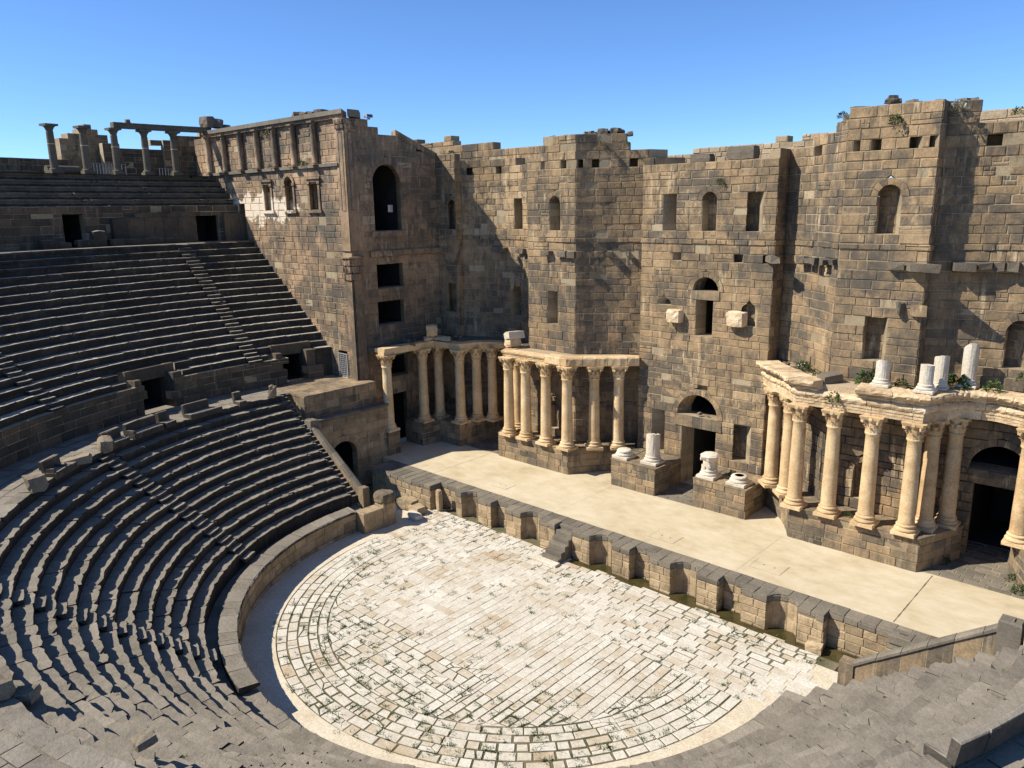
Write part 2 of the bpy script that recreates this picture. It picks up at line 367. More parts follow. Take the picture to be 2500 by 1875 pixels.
def masonry(path, lv, ops, ztop=None, zbot=None, T=1.2, blen=(.5, 1.55), proud=None, tone=None, ragged=.25, skip=None, u_range=None, split_soft=False, back=-.07, split=.05):
    """returns blocks, core, voussoirs, niche backs (list per opening)"""
    blocks = []; core = MB(); vous = []; backs = []
    for o in ops:
        o.z0 = snap(o.z0, lv); o.z1 = snap(o.z1, lv); o.top = o.z1+o.hw+o.ring if o.arch else o.z1
    hard = [h for h in (sorted(path.u) if split_soft else path.hard)]
    for z0, z1 in zip(lv, lv[1:]):
        zz = [z0+1e-4, z0+(z1-z0)*.33, z0+(z1-z0)*.67, z1-1e-4]
        act = [o for o in ops if max(o.w(z) for z in zz) > 0]
        for c0, c1 in zip(hard, hard[1:]):
            vo = sorted([o for o in act if c0-.01 < o.uc < c1+.01], key=lambda o: o.uc)
            ints = []; left = None
            for o in vo+[None]: ints.append((left, o)); left = o
            for lo, ro in ints:
                Lf = (lambda z, o=lo: o.uc+o.w(z)) if lo else (lambda z: c0)
                Rf = (lambda z, o=ro: o.uc-o.w(z)) if ro else (lambda z: c1)
                ul = max(Lf(z) for z in zz); ur = min(Rf(z) for z in zz)
                if min(Rf(z)-Lf(z) for z in zz) < .02 and ur-ul < .02:
                    if max(Rf(z)-Lf(z) for z in zz) < .1: continue
                cuts = []; u = ul
                while True:
                    u += R.uniform(*blen)
                    if u > ur-.38: break
                    cuts.append(u)
                edges = [None]+cuts+[None]
                for k in range(len(edges)-1):
                    eL = (lambda z: Lf(z)) if edges[k] is None else (lambda z, e=edges[k]: e)
                    eR = (lambda z: Rf(z)) if edges[k+1] is None else (lambda z, e=edges[k+1]: e)
                    rs = [(max(eR(z), eL(z)), z) for z in zz]; ls = [(eL(z), z) for z in zz]
                    if abs(rs[0][0]-rs[3][0]) < 1e-3 and abs(rs[0][0]-rs[1][0]) < 1e-3: rs = [rs[0], rs[3]]
                    if abs(ls[0][0]-ls[3][0]) < 1e-3 and abs(ls[0][0]-ls[1][0]) < 1e-3: ls = [ls[0], ls[3]]
                    poly = rs+ls[::-1]
                    um = (rs[0][0]+ls[0][0]+rs[-1][0]+ls[-1][0])/4; zm = (z0+z1)/2
                    if ztop and z1 > ztop(um)+R.uniform(-ragged, ragged)*.6+.12: continue
                    if zbot and z1 < zbot(um): continue
                    if skip and skip(um, zm): continue
                    pr = R.uniform(-.012, .022)+(proud(um, zm) if proud else 0)
                    tn = min(1, max(0, R.gauss(.5, .26))) if tone is None else tone(um, zm)
                    if R.random() < .07: pr -= R.uniform(.02,.06)
                    core_geo(core, path, poly, T, R.random())
                    if len(poly) == 4 and split > R.random() and rs[0][0]-ls[0][0] > .5:
                        zs_ = z0+(z1-z0)*R.uniform(.35,.65); us_ = ls[0][0]+(rs[0][0]-ls[0][0])*R.uniform(.35,.65)
                        for q in ([(ls[0][0],z0),(rs[0][0],z0),(rs[0][0],zs_),(ls[0][0],zs_)], [(ls[0][0],zs_),(us_,zs_),(us_,z1),(ls[0][0],z1)], [(us_,zs_),(rs[0][0],zs_),(rs[0][0],z1),(us_,z1)]):
                            blocks.append(block_geo(path, q, pr+R.uniform(-.015,.015), min(1,max(0,tn+R.gauss(0,.12))), back=back))
                    else: blocks.append(block_geo(path, poly, pr, tn, back=back, jit=.018))
    for o in ops:
        if o.arch and o.ring > 0:
            n = max(5, int(pi*(o.hw+o.ring)/.5)) | 1
            for k in range(n):
                a0, a1 = pi*k/n, pi*(k+1)/n; am = (a0+a1)/2; ro, ri = o.hw+o.ring, o.hw
                poly = [(o.uc+ro*cos(a), o.z1+ro*sin(a)) for a in (a0, am, a1)]+[(o.uc+ri*cos(a), o.z1+ri*sin(a)) for a in (a1, am, a0)]
                vous.append(block_geo(path, poly, .02, R.gauss(.5,.18), back=-min(T, o.depth+.3 if not o.deep else T), gap=.007, bev=.015, jit=.004))
        if not o.deep:
            bl = []; zl = [z for z in lv if o.z0-1e-6 <= z <= o.z1+1e-6]
            if o.arch: zl += [o.z1+o.hw*.5, o.z1+o.hw*.86, o.z1+o.hw*.995]
            zl = sorted(set(round(z, 4) for z in zl))
            for z0, z1 in zip(zl, zl[1:]):
                wa, wb = o.w(z0+1e-4, True), o.w(z1-1e-4, True)
                cut = R.uniform(-.4, .4)*o.hw
                for s0, s1 in ((-1, cut), (cut, 1)):
                    f = lambda s, w: o.uc+(s*w if abs(s) == 1 else min(w*.9, max(-w*.9, s)))
                    bl.append(block_geo(path, [(f(s0,wa)-.02*(s0==-1),z0),(f(s1,wa)+.02*(s1==1),z0),(f(s1,wb)+.02*(s1==1),z1),(f(s0,wb)-.02*(s0==-1),z1)], 0, min(1,max(0,R.gauss(.5,.25))), base=-o.depth, back=-.15, gap=.01))
            pb = MB(); core_geo(pb, path, [(o.uc-o.hw-.06,o.z0-.04),(o.uc+o.hw+.06,o.z0-.04),(o.uc+o.hw+.06,(o.z1+o.hw if o.arch else o.z1)+.04),(o.uc-o.hw-.06,(o.z1+o.hw if o.arch else o.z1)+.04)], o.depth+.25, .1, -o.depth-.04)
            core.merge(pb); backs.append((o, bl))
    return blocks, core, vous, backs
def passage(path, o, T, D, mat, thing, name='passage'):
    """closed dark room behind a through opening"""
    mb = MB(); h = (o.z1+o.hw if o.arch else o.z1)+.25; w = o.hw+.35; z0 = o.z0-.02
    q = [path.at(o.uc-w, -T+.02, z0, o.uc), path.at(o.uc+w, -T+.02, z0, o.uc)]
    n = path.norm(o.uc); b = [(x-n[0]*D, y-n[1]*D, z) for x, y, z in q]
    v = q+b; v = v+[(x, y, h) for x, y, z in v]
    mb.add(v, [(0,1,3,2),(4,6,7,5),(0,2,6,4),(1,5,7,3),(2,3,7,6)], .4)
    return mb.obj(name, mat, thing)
def pw(tab):
    def f(u):
        if u <= tab[0][0]: return tab[0][1]
        for (a, x), (b, y) in zip(tab, tab[1:]):
            if u <= b: return x+(y-x)*(u-a)/((b-a) or 1)
        return tab[-1][1]
    return f
def wall_thing(thing, path, lv, ops, mat, limit=300, core_mat='mortar', deepD=4.0, names=('stone_block',), **kw):
    T = kw.get('T', 1.2)
    bl, core, vo, backs = masonry(path, lv, ops, **kw)
    core.obj('mortar_core', M[core_mat], thing)
    emit(thing, bl, names[0], M[mat], limit)
    for b, c, n, a in vo: b.obj('voussoir', M[mat], thing)
    for o, bs in backs:
        mb = MB()
        for b in bs: mb.merge(b[0])
        if mb.v: mb.obj(o.name or 'niche_back', M[mat], thing)
    for o in ops:
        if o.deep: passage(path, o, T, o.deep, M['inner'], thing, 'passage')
    return bl
def cslab(mb, path, u0, u1, z0, z1, d0, d1, tone=.5, j=.01):
    """box on the path between offsets d0 (front) and d1 (back)"""
    um = (u0+u1)/2; q = lambda: R.uniform(-j, j)
    v = [path.at(u, d+q(), z+q(), um) for z in (z0, z1) for u, d in ((u0,d0),(u1,d0),(u1,d1),(u0,d1))]
    mb.add(v, [(0,3,2,1),(4,5,6,7),(0,1,5,4),(1,2,6,5),(2,3,7,6),(3,0,4,7)], tone)

# ---------------------------------------------------------------- the setting: ground, orchestra, stage
g = MB(); g.add([(-3000,-3000,-2.6),(3000,-3000,-2.6),(3000,3000,-2.6),(-3000,3000,-2.6)], [(0,1,2,3)]); g.obj('ground', M['ground'], kind='structure')
FZ = -1.86
of = MB()                                            # soil bed under the paving
of.add([(-24,0,-2.12),(-24,-26,-2.12),(24,-26,-2.12),(24,0,-2.12)], [(0,1,2,3)], .5)
for v in ([(-16,-8,FZ-.035),(-1.5,-8,FZ-.035),(-1.5,-1.0,FZ-.035),(-16,-1.0,FZ-.035)], [(-1.5,-8,FZ-.035),(15.4,-8,FZ-.035),(15.4,-2.2,FZ-.035),(-1.5,-2.2,FZ-.035)]):
    of.add(v+[(x,y,-2.11) for x,y,z in v], [(0,1,2,3),(0,4,5,1),(1,5,6,2),(2,6,7,3),(3,7,4,0)], .5)
of.add([polar(13.6,180+k*6,FZ-.035) for k in range(31)], [tuple(range(31))], .5)
floor = of.obj('orchestra_floor', M['soil'], kind='structure', loc=(0,-8,-2.12))
rf = MB()                                            # plain outer ring of the floor
for k in range(72):
    a0, a1 = 179+k*182/72, 179+(k+1)*182/72
    v = [polar(r, a, z) for r, z in ((13.58,-2.1),(13.58,FZ+.004),(15.5,FZ+.012)) for a in (a0, a1)]
    rf.add(v, [(0,1,3,2),(2,3,5,4)], R.random())
rf.add([(-18,-3.2,FZ-.02),(-18,-8.1,FZ-.02),(-13.3,-8.1,FZ-.02),(-12.9,-3.2,FZ-.02)], [(0,1,2,3)], .4)
rf.add([(13.6,-3.0,FZ-.02),(12.6,-8.1,FZ-.02),(18,-8.1,FZ-.02),(18,-3.0,FZ-.02)], [(0,1,2,3)], .4)
rf.obj('plain_outer_ring', M['ringfloor'], floor)
slabs = []; joints = []
def slab(poly, gap):
    n = len(poly); cx = sum(p[0] for p in poly)/n; cy = sum(p[1] for p in poly)/n
    xs = [p[0] for p in poly]; ys = [p[1] for p in poly]
    out = []; ar = sum(poly[i][0]*poly[(i+1)%n][1]-poly[(i+1)%n][0]*poly[i][1] for i in range(n)); sg = 1 if ar > 0 else -1
    for i in range(n):
        p, q, r_ = poly[i-1], poly[i], poly[(i+1) % n]
        e1 = (q[0]-p[0], q[1]-p[1]); e2 = (r_[0]-q[0], r_[1]-q[1]); l1 = hypot(*e1) or 1e-6; l2 = hypot(*e2) or 1e-6
        n1 = (-e1[1]/l1*sg, e1[0]/l1*sg); n2 = (-e2[1]/l2*sg, e2[0]/l2*sg); k = max(.35, 1+n1[0]*n2[0]+n1[1]*n2[1])
        out.append((q[0]+(n1[0]+n2[0])/k*gap+R.uniform(-.012,.012), q[1]+(n1[1]+n2[1])/k*gap+R.uniform(-.012,.012)))
    z = FZ+R.uniform(-.008, .008); mb = MB()
    t = min(1, max(0, R.gauss(.55, .2))); 
    if R.random() < .06: t = R.uniform(0, .15)
    mb.prism(out, -2.1, z, t, b=.015)
    a = 0
    for i in range(n): j = (i+1) % n; a += out[i][0]*out[j][1]-out[j][0]*out[i][1]
    slabs.append((mb, (cx, cy, z), (0,0,1), abs(a)/2)); joints.append((cx, cy, gap))
def cut(poly, inside, project):
    if all(inside(p) for p in poly): return poly
    if not any(inside(p) for p in poly): return None
    return [p if inside(p) else project(p) for p in poly]
def gapf(x, y):
    r = hypot(x-OC[0], y-OC[1]); c = hypot(x+3, y+8)
    g = .012+.022*min(1, max(0, (c-3)/8))
    if y < -14: g += .022
    if y > -4.5: g += .02
    if x > 6: g += .012
    if -14.7 < y < -8 and -2.5 < x < 9: g *= .7
    return g*.6*R.uniform(.4, 1.8)
# concentric rings on the seating side
RING0 = 10.9
rr = [10.9, 11.4, 11.9, 12.45, 13.0, 13.55]
def piece(poly, gp):
    """a slab, now and then cracked into two or three"""
    if R.random() < .13 and len(poly) == 4:
        a, b, c, d = poly; t, q = R.uniform(.3,.7), R.uniform(.3,.7); m = lambda p, q_, k: (p[0]+(q_[0]-p[0])*k, p[1]+(q_[1]-p[1])*k)
        if R.random() < .5: slab([a, m(a,b,t), m(d,c,q), d], gp*.8); slab([m(a,b,t), b, c, m(d,c,q)], gp*.8)
        else:
            o = m(m(a,b,t), m(d,c,q), .5); slab([a, m(a,b,t), o, m(a,d,q)], gp*.8); slab([m(a,b,t), b, c, o], gp*.8); slab([o, c, d, m(a,d,q)], gp*.8)
    else: slab(poly, gp)
for r0, r1 in zip(rr, rr[1:]):
    a = 180.0
    while a < 359.5:
        da = math.degrees(R.uniform(.55, 1.15)/r0)
        if a+da > 358.5: da = 360-a
        piece([polar(r0,a), polar(r0,a+da), polar(r1,a+da), polar(r1,a)], gapf(*polar((r0+r1)/2, a+da/2))+.002); a += da
def in_disc(p): return hypot(p[0]-OC[0], p[1]-OC[1]) < RING0-.02 or p[1] > OC[1]
def to_disc(p):
    d = hypot(p[0]-OC[0], p[1]-OC[1]); k = (RING0-.02)/d; return (OC[0]+(p[0]-OC[0])*k, OC[1]+(p[1]-OC[1])*k)
# straight courses along the stage, upper half of the floor
y = OC[1]
def pool_edge(x): return (-2.05+.12*sin(x*1.7)) if x > -1.5 else -1.72
while y < -1.85:
    h = R.uniform(.42, .56); x = -14.0+R.uniform(0,.4) if y < -5 else -15.4+R.uniform(0,.4)
    xe = 13.0 if y < -7 else 14.4
    while x < xe:
        w = R.uniform(.6, 1.25); yt = min(y+h, pool_edge(x+w/2)+R.uniform(-.07,.07))
        if yt-y > .16 and not (x > 13.8 and y > -2.9): piece([(x,y),(x+w,y),(x+w,yt),(x,yt)], gapf(x+w/2, y+h/2))
        x += w
    y += h
# courses square to the stage in the middle, along it again at the lower left
x = -11.4
while x < 10.6:
    w = R.uniform(.42, .58); y = OC[1]
    for b_ in (-2.5, 2.6):
        if x < b_ and x+w > b_-.25: w = b_-x
    ylim = -14.7 if x < 2.55 else -19.2
    if x < -2.55: ylim = -9.1
    while y > ylim+.01:
        h = R.uniform(.5, 1.15)
        if y-h < ylim+.35: h = y-ylim
        p = cut([(x,y-h),(x+w,y-h),(x+w,y),(x,y)], in_disc, to_disc)
        if p: piece(p, gapf(x+w/2, y-h/2))
        y -= h
    x += w
def lowleft(xa, xb, ya):
    y = ya
    while y > -19.2:
        h = R.uniform(.42,.56); x = xa
        while x < xb-.1:
            w = min(R.uniform(.6,1.3), xb-x)
            if xb-x-w < .3: w = xb-x
            p = cut([(x,y-h),(x+w,y-h),(x+w,y),(x,y)], in_disc, to_disc)
            if p: piece(p, gapf(x+w/2, y-h/2))
            x += w
        y -= h
lowleft(-11.6, -2.5, -9.1); lowleft(-2.5, 2.6, -14.7)
emit(floor, slabs, 'paving_slab', M['slab'], 300, 'paving_slab_remainder')
# grass in the joints
gm = MB()
for cx_, cy_, gp in joints:
    r = hypot(cx_-OC[0], cy_-OC[1])
    pg = .55 if cy_ < -15.5 else (.25 if r > 8.5 else .10)
    if R.random() < pg:
        for q in range(R.randint(1,3)):
            bx, by = cx_+R.uniform(-.6,.6), cy_+R.uniform(-.35,.35)
            for b in range(R.randint(10, 26)):
                a = R.uniform(0,2*pi); l = R.uniform(.04,.19); x0, y0 = bx+R.gauss(0,.11), by+R.gauss(0,.06)
                gm.add([(x0-.018*sin(a), y0+.018*cos(a), FZ-.03), (x0+.018*sin(a), y0-.018*cos(a), FZ-.03), (x0+cos(a)*l*.9, y0+sin(a)*l*.9, FZ+l*.75)], [(0,1,2)], R.random())
gm.obj('joint_grass', M['leaf'], label='green grass sprouting between the pale orchestra paving slabs', cat='grass', kind='stuff')
# pool of standing water at the foot of the stage front
wm = MB(); wm.add([(-1.5,-2.6,-1.93),(16.6,-3.4,-1.93),(16.6,-.9,-1.93),(-1.5,-.9,-1.93)], [(0,1,2,3)]); wm.obj('water', M['water'], kind='structure')
# stage floor
st = MB()
st.add([(-25.2,-.06,0),(25.4,-.06,0),(25.4,13,0),(-25.2,13,0)], [(0,1,2,3)])
st.box(-25.2,25.4,-.05,13,-2.3,-.01)
stage = st.obj('stage_floor', M['stage'], kind='structure', loc=(0,5,0))
jm = MB()
def groove(x0, y0, x1, y1, w):
    L = hypot(x1-x0, y1-y0); nx, ny = -(y1-y0)/L*w, (x1-x0)/L*w; n = 24; v = []; f = []
    for i in range(n+1):
        t = i/n; k = R.uniform(.5,1.2); v += [(x0+(x1-x0)*t+nx*k, y0+(y1-y0)*t+ny*k, .004), (x0+(x1-x0)*t-nx*k, y0+(y1-y0)*t-ny*k, .004)]
        if i: f.append((2*i-2, 2*i-1, 2*i+1, 2*i))
    jm.add(v, f, .3)
groove(17.0,.05,17.05,6.6,.035); groove(-16.9,.05,-16.95,6.5,.02); groove(-4.6,.05,-4.55,6.6,.006); groove(8.6,.05,8.62,6.3,.007)
jm.obj('expansion_joint', M['soil'], stage)
for cx_, cy_, s in ((-10.9,1.6,.75), (3.2,1.5,.85), (9.8,1.8,.9)):
    hm = MB(); hm.bbox(cx_-s, cx_+s, cy_-s*.75, cy_+s*.75, -.02, .012, .6, .004); h = hm.obj('hatch_cover', M['stage'], stage)
    dm = MB()
    for sx in (-1, 1): dm.box(cx_+sx*(s+.012)-.012, cx_+sx*(s+.012)+.012, cy_-s*.75, cy_+s*.75, -.01, .005)
    dm.box(cx_-s, cx_+s, cy_-s*.75-.02, cy_-s*.75-.004, -.01, .005); dm.obj('hatch_gap', M['soil'], h)
    for q in (-.35, .35):
        dm = MB(); dm.lathe([(.05,.008),(.05,.016)], 10, .1, (cx_+q*s, cy_, 0)); dm.obj('lifting_hole', M['inner'], h)
# basalt setts in front of the side doors
def setts(x0, x1, y0, y1, zz):
    bl = []; y = y0
    while y < y1:
        h = R.uniform(.42,.6); x = x0-R.uniform(0,.6)
        while x < x1:
            w = R.uniform(.7,1.3); mb = MB(); g_ = .028
            mb.bbox(max(x,x0)+g_, min(x+w,x1)-g_, y+g_, y+h-g_, -.02, zz+R.uniform(0,.015), R.gauss(.5,.25), .012, .008)
            if min(x+w,x1)-max(x,x0) > .2: bl.append((mb, (x+w/2, y+h/2, zz), (0,0,1), w*h))
            x += w
        y += h
    return bl
bs = setts(-2.9, 2.6, 7.0, 10.4, .03)+setts(16.2, 23.0, 6.75, 12.5, .03)+setts(-22.5, -15.6, 6.7, 10.6, .03)
emit(stage, bs, 'paving_sett', M['coping'], 200)
sm = MB()
for x0, x1, y0, y1 in ((-2.9,2.6,7.0,10.4),(16.2,23,6.75,12.5),(-22.5,-15.6,6.7,10.6)):
    sm.add([(x0,y0,.012),(x1,y0,.012),(x1,y1,.012),(x0,y1,.012)], [(0,1,2,3)], .6)
sm.obj('sett_mortar', M['mortar'], stage)

# ---------------------------------------------------------------- stage wall (scaenae frons)
SW = [(-26.8,9.0),(-23.,9.0),(-23.,9.7)]+arc_pts((-23,9.7),(-14.5,9.7),1.2,8)+[(-14.5,9.7),(-14.5,8.7),(-9.7,8.7)]
SW += arc_pts((-9.7,8.7),(-5.,12.),.35,5)+[(-5.,12.),(-5.,10.5),(5.1,10.5),(5.1,12.)]
SW += arc_pts((5.1,12),(9.8,8.7),.35,5)+[(9.8,8.7),(14.6,8.7),(14.6,9.7)]
SW += arc_pts((14.6,9.7),(23.1,9.7),1.2,8)+[(23.1,9.7),(23.1,9.0),(25.6,9.0)]
sw = Path(SW); U0 = -9.4                               # u measured from the corner of the wing, as surveyed
def uu(u): return u+U0+1.46
LV = levels([-.1,2.02,4.45,5.3,7.05,7.66,8.5,10.0,11.2,13.75,16.4,16.95,17.55,17.9,18.45,20.5,20.95,23.0,23.6,24.2,25.9])
ops = []
def nich(u0, u1, z0, z1, arch=False, **k):
    hw = (u1-u0)/2; ops.append(Op(uu((u0+u1)/2), hw, z0, z1-hw if arch else z1, arch, **k)); return ops[-1]
nich(10.75,11.65,18.45,20.95,True); nich(10.45,11.5,11.2,13.75)
nich(17.8,18.9,18.45,20.95); nich(17.5,18.6,11.2,13.75,True)
nich(24.66,25.70,18.45,20.9,True); nich(24.37,25.43,11.2,13.75)
nich(36.17,37.27,18.45,20.95); nich(39.28,40.37,18.45,20.95,True); nich(42.55,43.67,18.45,20.95)
nich(53.79,55.05,18.45,21.0,True); nich(53.66,54.92,11.2,13.75); nich(61.6,62.9,11.2,13.95,True)
nich(61.8,62.9,18.45,20.95)
nich(53.8,54.85,2.5,5.1,True,depth=.5)
nich(24.5,25.5,2.5,5.1,True,depth=.5)
# main door with its window above
MD = Op(uu(39.68),1.37,-.1,4.45,False,1.2,deep=5.5); ML = Op(uu(39.5),1.6,5.3,5.35,True,.9,ring=.42,deep=5.0)
MW = Op(uu(39.75),.66,11.2,13.75,False,1.2,deep=4.0); MU = Op(uu(39.78),.98,14.35,14.4,True,.8,ring=.4,deep=3.0)
RD = Op(uu(62.35),1.38,-.1,4.40,False,1.2,deep=6); RL = Op(uu(62.1),1.45,5.2,5.25,True,1.,ring=.42,deep=6)
LD = Op(uu(17.0),1.38,-.1,4.40,False,1.2,deep=6)
ops += [MD, ML, MW, MU, RD, RL, LD]
nich(35.67,36.83,2.3,5.14); nich(42.41,43.66,2.5,5.13); nich(38.96,40.24,7.05,7.66,depth=.3)
nich(35.95,37.06,13.0,13.75,True,ring=0.0,depth=.5); nich(42.51,43.65,12.4,13.75,True,ring=0.0,depth=.5)
for a, b in ((12.99,13.52),(15.83,16.41),(23.73,24.18),(25.71,26.30),(27.3,27.75),(28.39,28.95),(31.17,31.75),(48.2,48.95),(52.2,52.6),(53.17,53.74),(55.21,55.83),(56.2,56.62),(59.65,60.35)):
    nich(a,b,23.0,23.6,depth=1.1,ring=0)
for a, b in ((37.11,37.78),(41.81,42.45),(43.85,44.45)): nich(a,b,16.4,16.95,depth=.6,ring=0)
ZT = pw([(uu(u),z) for u, z in [(9.4,24.75),(12.4,24.7),(14.1,24.5),(15.5,24.3),(18.4,24.05),(20.5,24.2),(22.6,24.4),(23.0,24.9),(23.15,25.3),(27.2,25.2),(28.1,25.3),(29.2,25.5),(30.8,25.45),(31.1,24.5),(31.7,24.1),(33.,23.6),(34.5,23.05),(44.6,23.05),(45.5,24.1),(49.1,24.1),(49.9,24.4),(50.8,24.75),(52.0,25.2),(53.1,25.3),(53.8,25.6),(56.7,25.4),(58.0,25.4),(58.95,25.3),(59.05,24.75),(60.1,24.4),(70,24.4)]])
stage_wall = empty('stage_wall', (0,10.5,0), 'tall ruined back wall of the stage in brown ashlar with rows of niches', 'wall')
def sproud(u, z):
    if 17.55 < z < 17.9: return .07
    if 16.4 < z < 16.95: return R.choice((-.03,.0,.02,.05))
    if z < 10.7 and uu(45.9) < u: return .10 if z < 10.0 else .04
    return 0.0
def stone_tone(u, z):
    t = R.gauss(.52,.25)
    if z > 24: t -= .15
    if z < 9 and uu(34) < u < uu(45): t -= .12
    if u < uu(22): t += .06
    return min(1, max(0, t))
for o in (MD, MW): o.ring = 0
wall_thing(stage_wall, sw, LV, ops, 'wall', 300, ztop=ZT, proud=sproud, tone=stone_tone, T=1.3)
# lintels over the doors, proud of the wall
def lintel(u0, u1, z0, z1, pr=.05, mat='podium', parts=1, back=-1.0):
    for k in range(parts):
        mb = MB(); a = u0+(u1-u0)*k/parts; b = u0+(u1-u0)*(k+1)/parts
        cslab(mb, sw, uu(a)+.01, uu(b)-.01, z0, z1, pr, back, R.gauss(.45,.15)); mb.obj('lintel', M[mat], stage_wall)
lintel(37.7,41.45,4.47,5.28,.06,'podium',5); lintel(38.7,40.85,13.77,14.36,.05,'podium',1); lintel(60.85,63.8,4.42,5.16,.07,'wall',2)
# broken cornice consoles still standing out of the wall
STUB = [(15.5,16.3,.55),(16.35,17.0,.5),(18.3,19.0,.45),(19.05,19.6,.6),(24.3,25.0,.55),(25.6,26.4,.3),(26.5,27.2,.35),(29.6,30.0,.5),(31.0,31.3,.4),
        (44.05,44.6,.75),(47.9,48.7,.5),(48.75,49.5,.6),(49.55,50.3,.7),(50.5,51.1,.5),(51.3,51.8,.45),(54.7,55.4,.5),(55.5,56.70,.85),
        (58.6,59.8,.75),(59.9,60.6,.95),(60.65,61.2,.7),(61.3,61.9,.6),(63.0,63.9,.6)]
for a, b, p in STUB:
    mb = MB(); cslab(mb, sw, uu(a), uu(b)-.03, 16.46+R.uniform(0,.14), 16.93, p*R.uniform(.75,1.1), -.2, R.uniform(.0,.35), .07); mb.obj('cornice_console', M['rubble'], stage_wall)
# loose stones along the broken top
tops = []
for u, z, n in ((23.4,25.3,6),(25.2,25.25,6),(26.6,25.2,5),(28.4,25.4,6),(29.6,25.6,6),(30.5,25.5,5),(50.0,24.5,2),(51.3,25.0,3),(52.4,25.3,4),(54.0,25.7,4),(55.6,25.5,4),(58.3,25.4,4),(10.6,24.7,2),(20.5,24.2,2)):
    for k in range(n):
        d = R.uniform(-1.1,-.3); q = sw.at(uu(u)+R.uniform(-.7,.7), d, z+R.uniform(-.18,.1)); s = R.uniform(.38,.66)
        mb = MB(); mb.rock(q, (s*1.25, s*.9, s*.62), R.uniform(.1,.75), .22, n=2); mb.obj('loose_stone', M['rubble'], stage_wall)
for (x, y, z, sx, sy, sz, t) in ((2.1,11.5,23.5,2.2,.9,.9,.25),(-1.2,12.1,23.35,1.7,.9,.6,.4)):
    mb = MB(); mb.rock((x,y,z), (sx,sy,sz), t, .08, (0,0,R.uniform(-.06,.06)), 2); mb.obj('loose_stone', M['rubble'], stage_wall)
# a stone knocked out of the wall beside the right corner
mb = MB(); mb.rock(sw.at(uu(55.6),.0,14.4), (.8,.35,.7), .2, .3, n=3); mb.obj('broken_stone', M['rubble'], stage_wall)
mb = MB(); cslab(mb, sw, uu(56.05), uu(56.72), 14.0, 14.62, .28, -.3, .7, .03); mb.obj('projecting_stone', M['wall'], stage_wall)
# wall behind the stage wall, showing pale above the middle
rear = empty('rear_wall', (0,14.5,0), 'pale rubble wall showing above the middle of the stage wall', 'wall')
rp = Path([(-9,14.0),(9.5,14.0)])
wall_thing(rear, rp, levels([21.0,24.6],.36), [], 'light_rubble', 120, ztop=pw([(0,23.9),(3,23.9),(6,24.1),(9,24.2),(13,24.5),(16,24.5),(18.5,24.3)]), blen=(.4,.9), T=.9, ragged=.15)
rl = empty('rear_wall', (-24,13.4,0), 'dark wall of large blocks showing above the recess beside the wing tower', 'wall')
wall_thing(rl, Path([(-34,13.0),(-15.0,13.0)]), levels([22.5,24.6,25.2,25.85,26.3,26.75],.6), [], 'wall', 60, T=1.0, blen=(.9,2.0), ragged=.15, tone=lambda u, z: min(1,max(0,R.gauss(.35,.2))),
    ztop=pw([(0,26.8),(3.5,26.6),(5,26.35),(5.05,26.75),(7.1,26.75),(7.15,25.9),(12.1,25.85),(12.2,25.2),(19,25.2)]))
rr2 = empty('far_parapet', (20,14.5,0), 'low pale parapet behind the wall top at the right edge', 'wall')
wall_thing(rr2, Path([(14.5,13.6),(25.6,13.6)]), levels([23.5,25.1],.5), [], 'light_rubble', 40, T=.8)

# two white stone corbels beside the upper window
for a, b, z0, z1, lab in ((37.1,38.2,12.0,13.0,'rough white limestone corbel left of the window above the main door'),(41.55,42.85,12.12,13.2,'larger rough white limestone corbel right of the window above the main door')):
    mb = MB(); c = sw.at(uu((a+b)/2), .18, (z0+z1)/2); mb.rock(c, ((b-a)*1.02, .95, (z1-z0)*1.0), .9, .12, (0,0,0), 4)
    mb.obj('corbel', M['entab'], label=lab, cat='corbel', group='white corbels on the stage wall', loc=(c[0], c[1]+.3, z0))

# ---------------------------------------------------------------- wing tower: wall towards the seats and wall towards the stage
wing = empty('wing_tower', (-36,1,6.3), 'tall wing tower beside the stage with half columns and three small windows', 'tower')
wp = Path([(-50.5,-.4),(-25.4,-.4),(-25.4,9.0)]); XA = 50.5; WB = 25.1
LW = levels([-.1,2.0,4.5,6.0,7.85,8.6,10.6,12.65,13.75,15.75,16.4,16.9,18.5,20.3,22.4,22.95,23.65,24.0,27.25])
wo = [Op(-37.45+XA,.55,20.3,22.4,False,.5),Op(-33.87+XA,.58,20.3,22.35,True,.5,ring=.3),Op(-30.12+XA,.6,20.3,22.4,False,.5),
      Op(-42.3+XA,.58,17.5,20.75,False,1.2,deep=2.5),Op(-27.45+XA,.62,6.2,8.45,False,1.2,deep=2.5),
      Op(WB+3.94,1.43,18.5,22.3,True,1.2,ring=.6,deep=5.0),Op(WB+3.85,1.40,13.75,15.75,False,1.2,deep=4.0),Op(WB+3.77,1.42,10.6,12.65,False,1.2,deep=4.0),
      Op(WB+4.27,1.05,6.0,7.85,False,1.2,deep=4.0),Op(WB+4.0,1.0,-.1,4.5,False,1.2,deep=4.0)]
WT = pw([(0,27.3),(25.1,27.3),(WB+2.45,27.3),(WB+2.5,26.65),(WB+5.3,26.5),(WB+6.8,25.95),(WB+8.0,25.4),(WB+9.4,24.8)])
def wtone(u, z):
    t = R.gauss(.52,.2)
    if u > WB: t -= .05
    if z < 19 and u < WB: t -= .16
    return min(1, max(0, t))
def wproud(u, z):
    if u > WB+2 and 16.4 < z < 16.9: return .22
    return 0
wall_thing(wing, wp, LW, wo, 'wing', 300, ztop=WT, tone=wtone, proud=wproud, T=1.2, blen=(.8,1.6), ragged=.1)
